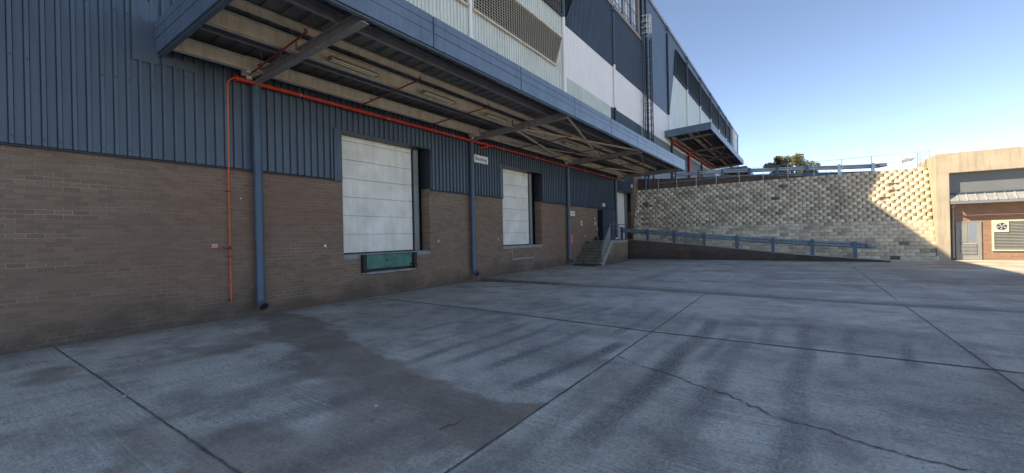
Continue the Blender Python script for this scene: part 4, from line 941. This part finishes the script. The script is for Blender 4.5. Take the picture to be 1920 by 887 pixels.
# ------------------------------------------------------------------ BACKGROUND
def leaf_mat(name, a, b):
    t = NT(name); tn = t.attr('tint'); col = t.mix(tn, a, b); return t.fin(col, .7, 0, .2)
M['leafA'] = leaf_mat('tree_foliage', (.06, .07, .03), (.2, .185, .08)); M['leafB'] = leaf_mat('hedge_foliage', (.05, .06, .025), (.13, .13, .05))
M['bark'] = paint('bark', (.1, .075, .055), .9, .3, 4, bump=.5)
def crown(clumps, n, size, seed):
    r = random.Random(seed); k = MB()
    for (cx_, cy_, cz_, rad, tint) in clumps:
        for _ in range(int(n * rad * rad)):
            d_ = Vector((r.gauss(0, 1), r.gauss(0, 1), r.gauss(0, 1))).normalized() * rad * (r.random() ** .35) ; d_.z *= .8
            p = Vector((cx_, cy_, cz_)) + d_; s_ = size * r.uniform(.5, 1.4)
            a = Vector((r.gauss(0, 1), r.gauss(0, 1), r.gauss(0, 1))).normalized() * s_; b = a.cross(Vector((r.gauss(0, 1), r.gauss(0, 1), r.gauss(0, 1)))).normalized() * s_ * .6
            k.add([p - a, p + b, p + a, p - b], [(0, 1, 2, 3)], 0, min(1, max(0, tint + r.gauss(0, .2))))
    return k
def tree(name, x, y, z0, h, w, label, seed, mat='leafA', n=420):
    r = random.Random(seed); e = thing(name, (x, y, z0), label, 'tree')
    k = MB(); k.tube([(x, y, z0 - .3), (x + .1, y, z0 + h * .3), (x + .3, y, z0 + h * .6), (x + .2, y, z0 + h * .85)], [w * .055, w * .04, w * .028, w * .01], 10)
    cl = []
    for i in range(64):
        a = r.uniform(0, 6.28); f = .36 + .61 * ((i * .618) % 1); rad = w / 2 * math.sqrt(max(.05, 1 - ((f - .68) / .34) ** 2)) * r.uniform(.35, 1.) ; c_ = (x + math.cos(a) * rad, y + math.sin(a) * rad, z0 + h * f)
        cl.append((*c_, w * r.uniform(.06, .12), r.uniform(.15, .85)))
        if i % 3 == 0: k.tube([(x + .15, y, z0 + h * (f - .2)), c_], [w * .012, w * .004], 6)
    k.build('trunk', 'bark', e); crown(cl, n, w * .014, seed + 1).build('crown', mat, e)
    return e
tree('broadleaf_tree', 10.0, 95, 6, 10.2, 9.6, 'round dark green tree rising beyond the upper guard rail', 5)
tree('broadleaf_tree', 15.8, 92, 6, 6.4, 2.8, 'small green tree close to the right of the big round tree', 8)
hd = thing('hedge', (14, 80, 6), 'ragged strip of bushes seen through the upper barrier', 'hedge')
r_ = random.Random(3); cl = []
for i in range(40): cl.append((3.5 + i * .36 + r_.uniform(-.2, .2), 80 + r_.uniform(-1, 1), 6.6 + r_.uniform(0, 1.6 if i > 14 else 1), r_.uniform(.5, .8), r_.uniform(.2, .9)))
crown(cl, 90, .16, 4).build('foliage', 'leafB', hd)
def house(x0, x1, y0, y1, z0, z1, rz_, wall, roof, label):
    e = thing('house', ((x0 + x1) / 2, (y0 + y1) / 2, z0), label, 'building')
    bx('wall', (x0, y0, z0 - 1), (x1, y1, z1), wall, e)
    k = MB(); ym = (y0 + y1) / 2; k.prism([(x0 - .3, y0 - .4, z1 + .002), (x0 - .3, ym, rz_), (x0 - .3, y1 + .4, z1 + .002)], (x1 - x0 + .6, 0, 0)); k.build('roof', roof, e)
    w = (x1 - x0)
    for f in (.2, .5, .78):
        k = MB(); xx = x0 + w * f; k.box((xx - .5, y0 - .04, z1 - 1.6), (xx + .5, y0 - .004, z1 - .5)); k.build('window', 'dark_blue', e)
M['tile'] = paint('roof_tile', (.3, .13, .08), .8, .2, 2)
house(-7.5, 4.4, 120, 128, 6, 11.0, 12.2, 'sign_white', 'roof_blue', 'white shed with blue roof far behind the left end of the upper barrier')
house(11.5, 22, 150, 158, 7, 11.6, 13.4, 'sign_cream', 'tile', 'cream house with tiled roof far beyond the upper road')
# ------------------------------------------------------------------ SMALL THINGS ON THE YARD
def scatter(name, spots, mat, n_, size, label_kind=None):
    k = MB(); r = random.Random(11)
    for cx_, cy_, sx, sy, n in spots:
        for _ in range(n):
            x = cx_ + r.gauss(0, sx); y = cy_ + r.gauss(0, sy)
            if x < .05: continue
            s_ = size * r.uniform(.4, 1.3); a = r.uniform(0, 6.28); z = gz(x, y) + .002
            ca, sa = math.cos(a) * s_, math.sin(a) * s_
            k.add([(x - ca, y - sa, z), (x + sa * .5, y - ca * .5, z + s_ * .2), (x + ca, y + sa, z + s_ * .35), (x - sa * .5, y + ca * .5, z + .001), (x, y, z + s_ * .6)], [(0, 1, 4), (1, 2, 4), (2, 3, 4), (3, 0, 4)], 0, r.random())
    return tag(k.build(name, mat), kind='stuff')
M['litter'] = leaf_mat('dry_leaf', (.09, .06, .04), (.3, .24, .17)); M['grit'] = leaf_mat('grit_stone', (.12, .12, .115), (.5, .5, .48))
scatter('leaf_litter', [(4.9, 3.05, .35, .16, 150), (4.4, 3.3, .5, .2, 60), (.35, 6, .12, 3, 60), (.4, 15, .2, 4, 60), (8.9, 8, .05, 3, 20), (1.2, 22.0, .5, .3, 80)], 'litter', 0, .012)
scatter('grit', [(6, 4, 3, 2.5, 130), (11, 6, 3, 3, 130), (9, 14, 6, .3, 250), (9, 24, 6, .8, 200), (7, 2.5, 2.5, 1.2, 120), (.25, 10, .12, 6, 160), (12, 20, 5, 6, 150), (13, 29.3, 3, .5, 120)], 'grit', 0, .012)
e = thing('twig', (8.42, 2.95, 0), 'thin dark twig lying on the concrete in the foreground', 'twig')
k = MB(); k.tube([(8.36, 2.82, .012), (8.38, 2.92, .02), (8.42, 3.0, .014), (8.40, 3.12, .02)], [.004, .005, .004, .002], 6); k.tube([(8.38, 2.92, .02), (8.35, 2.97, .03)], .002, 5); k.build('stem', 'bark', e)
for (x, y, s_, lb) in ((7.36, 2.87, .03, 'small pale stone on the brown stain in the foreground'), (4.5, 1.44, .025, 'tiny white stone on the crossing of the two near left joints'), (7.63, 2.62, .02, 'little dark stone near the twig')):
    k = MB(); n = 8
    top = [(x + s_ * .6 * math.cos(i * .785), y + s_ * .5 * math.sin(i * .785), gz(x, y) + s_ * .55 * random.uniform(.8, 1.2)) for i in range(n)]; bt = [(x + s_ * math.cos(i * .785) * random.uniform(.8, 1.1), y + s_ * .8 * math.sin(i * .785), gz(x, y) - .002) for i in range(n)]
    k.add(bt + top, [(i, (i + 1) % n, n + (i + 1) % n, n + i) for i in range(n)] + [tuple(range(n, 2 * n))], 0, .2 if 'dark' in lb else .85)
    tag(k.build('stone', 'grit'), lb, 'stone')
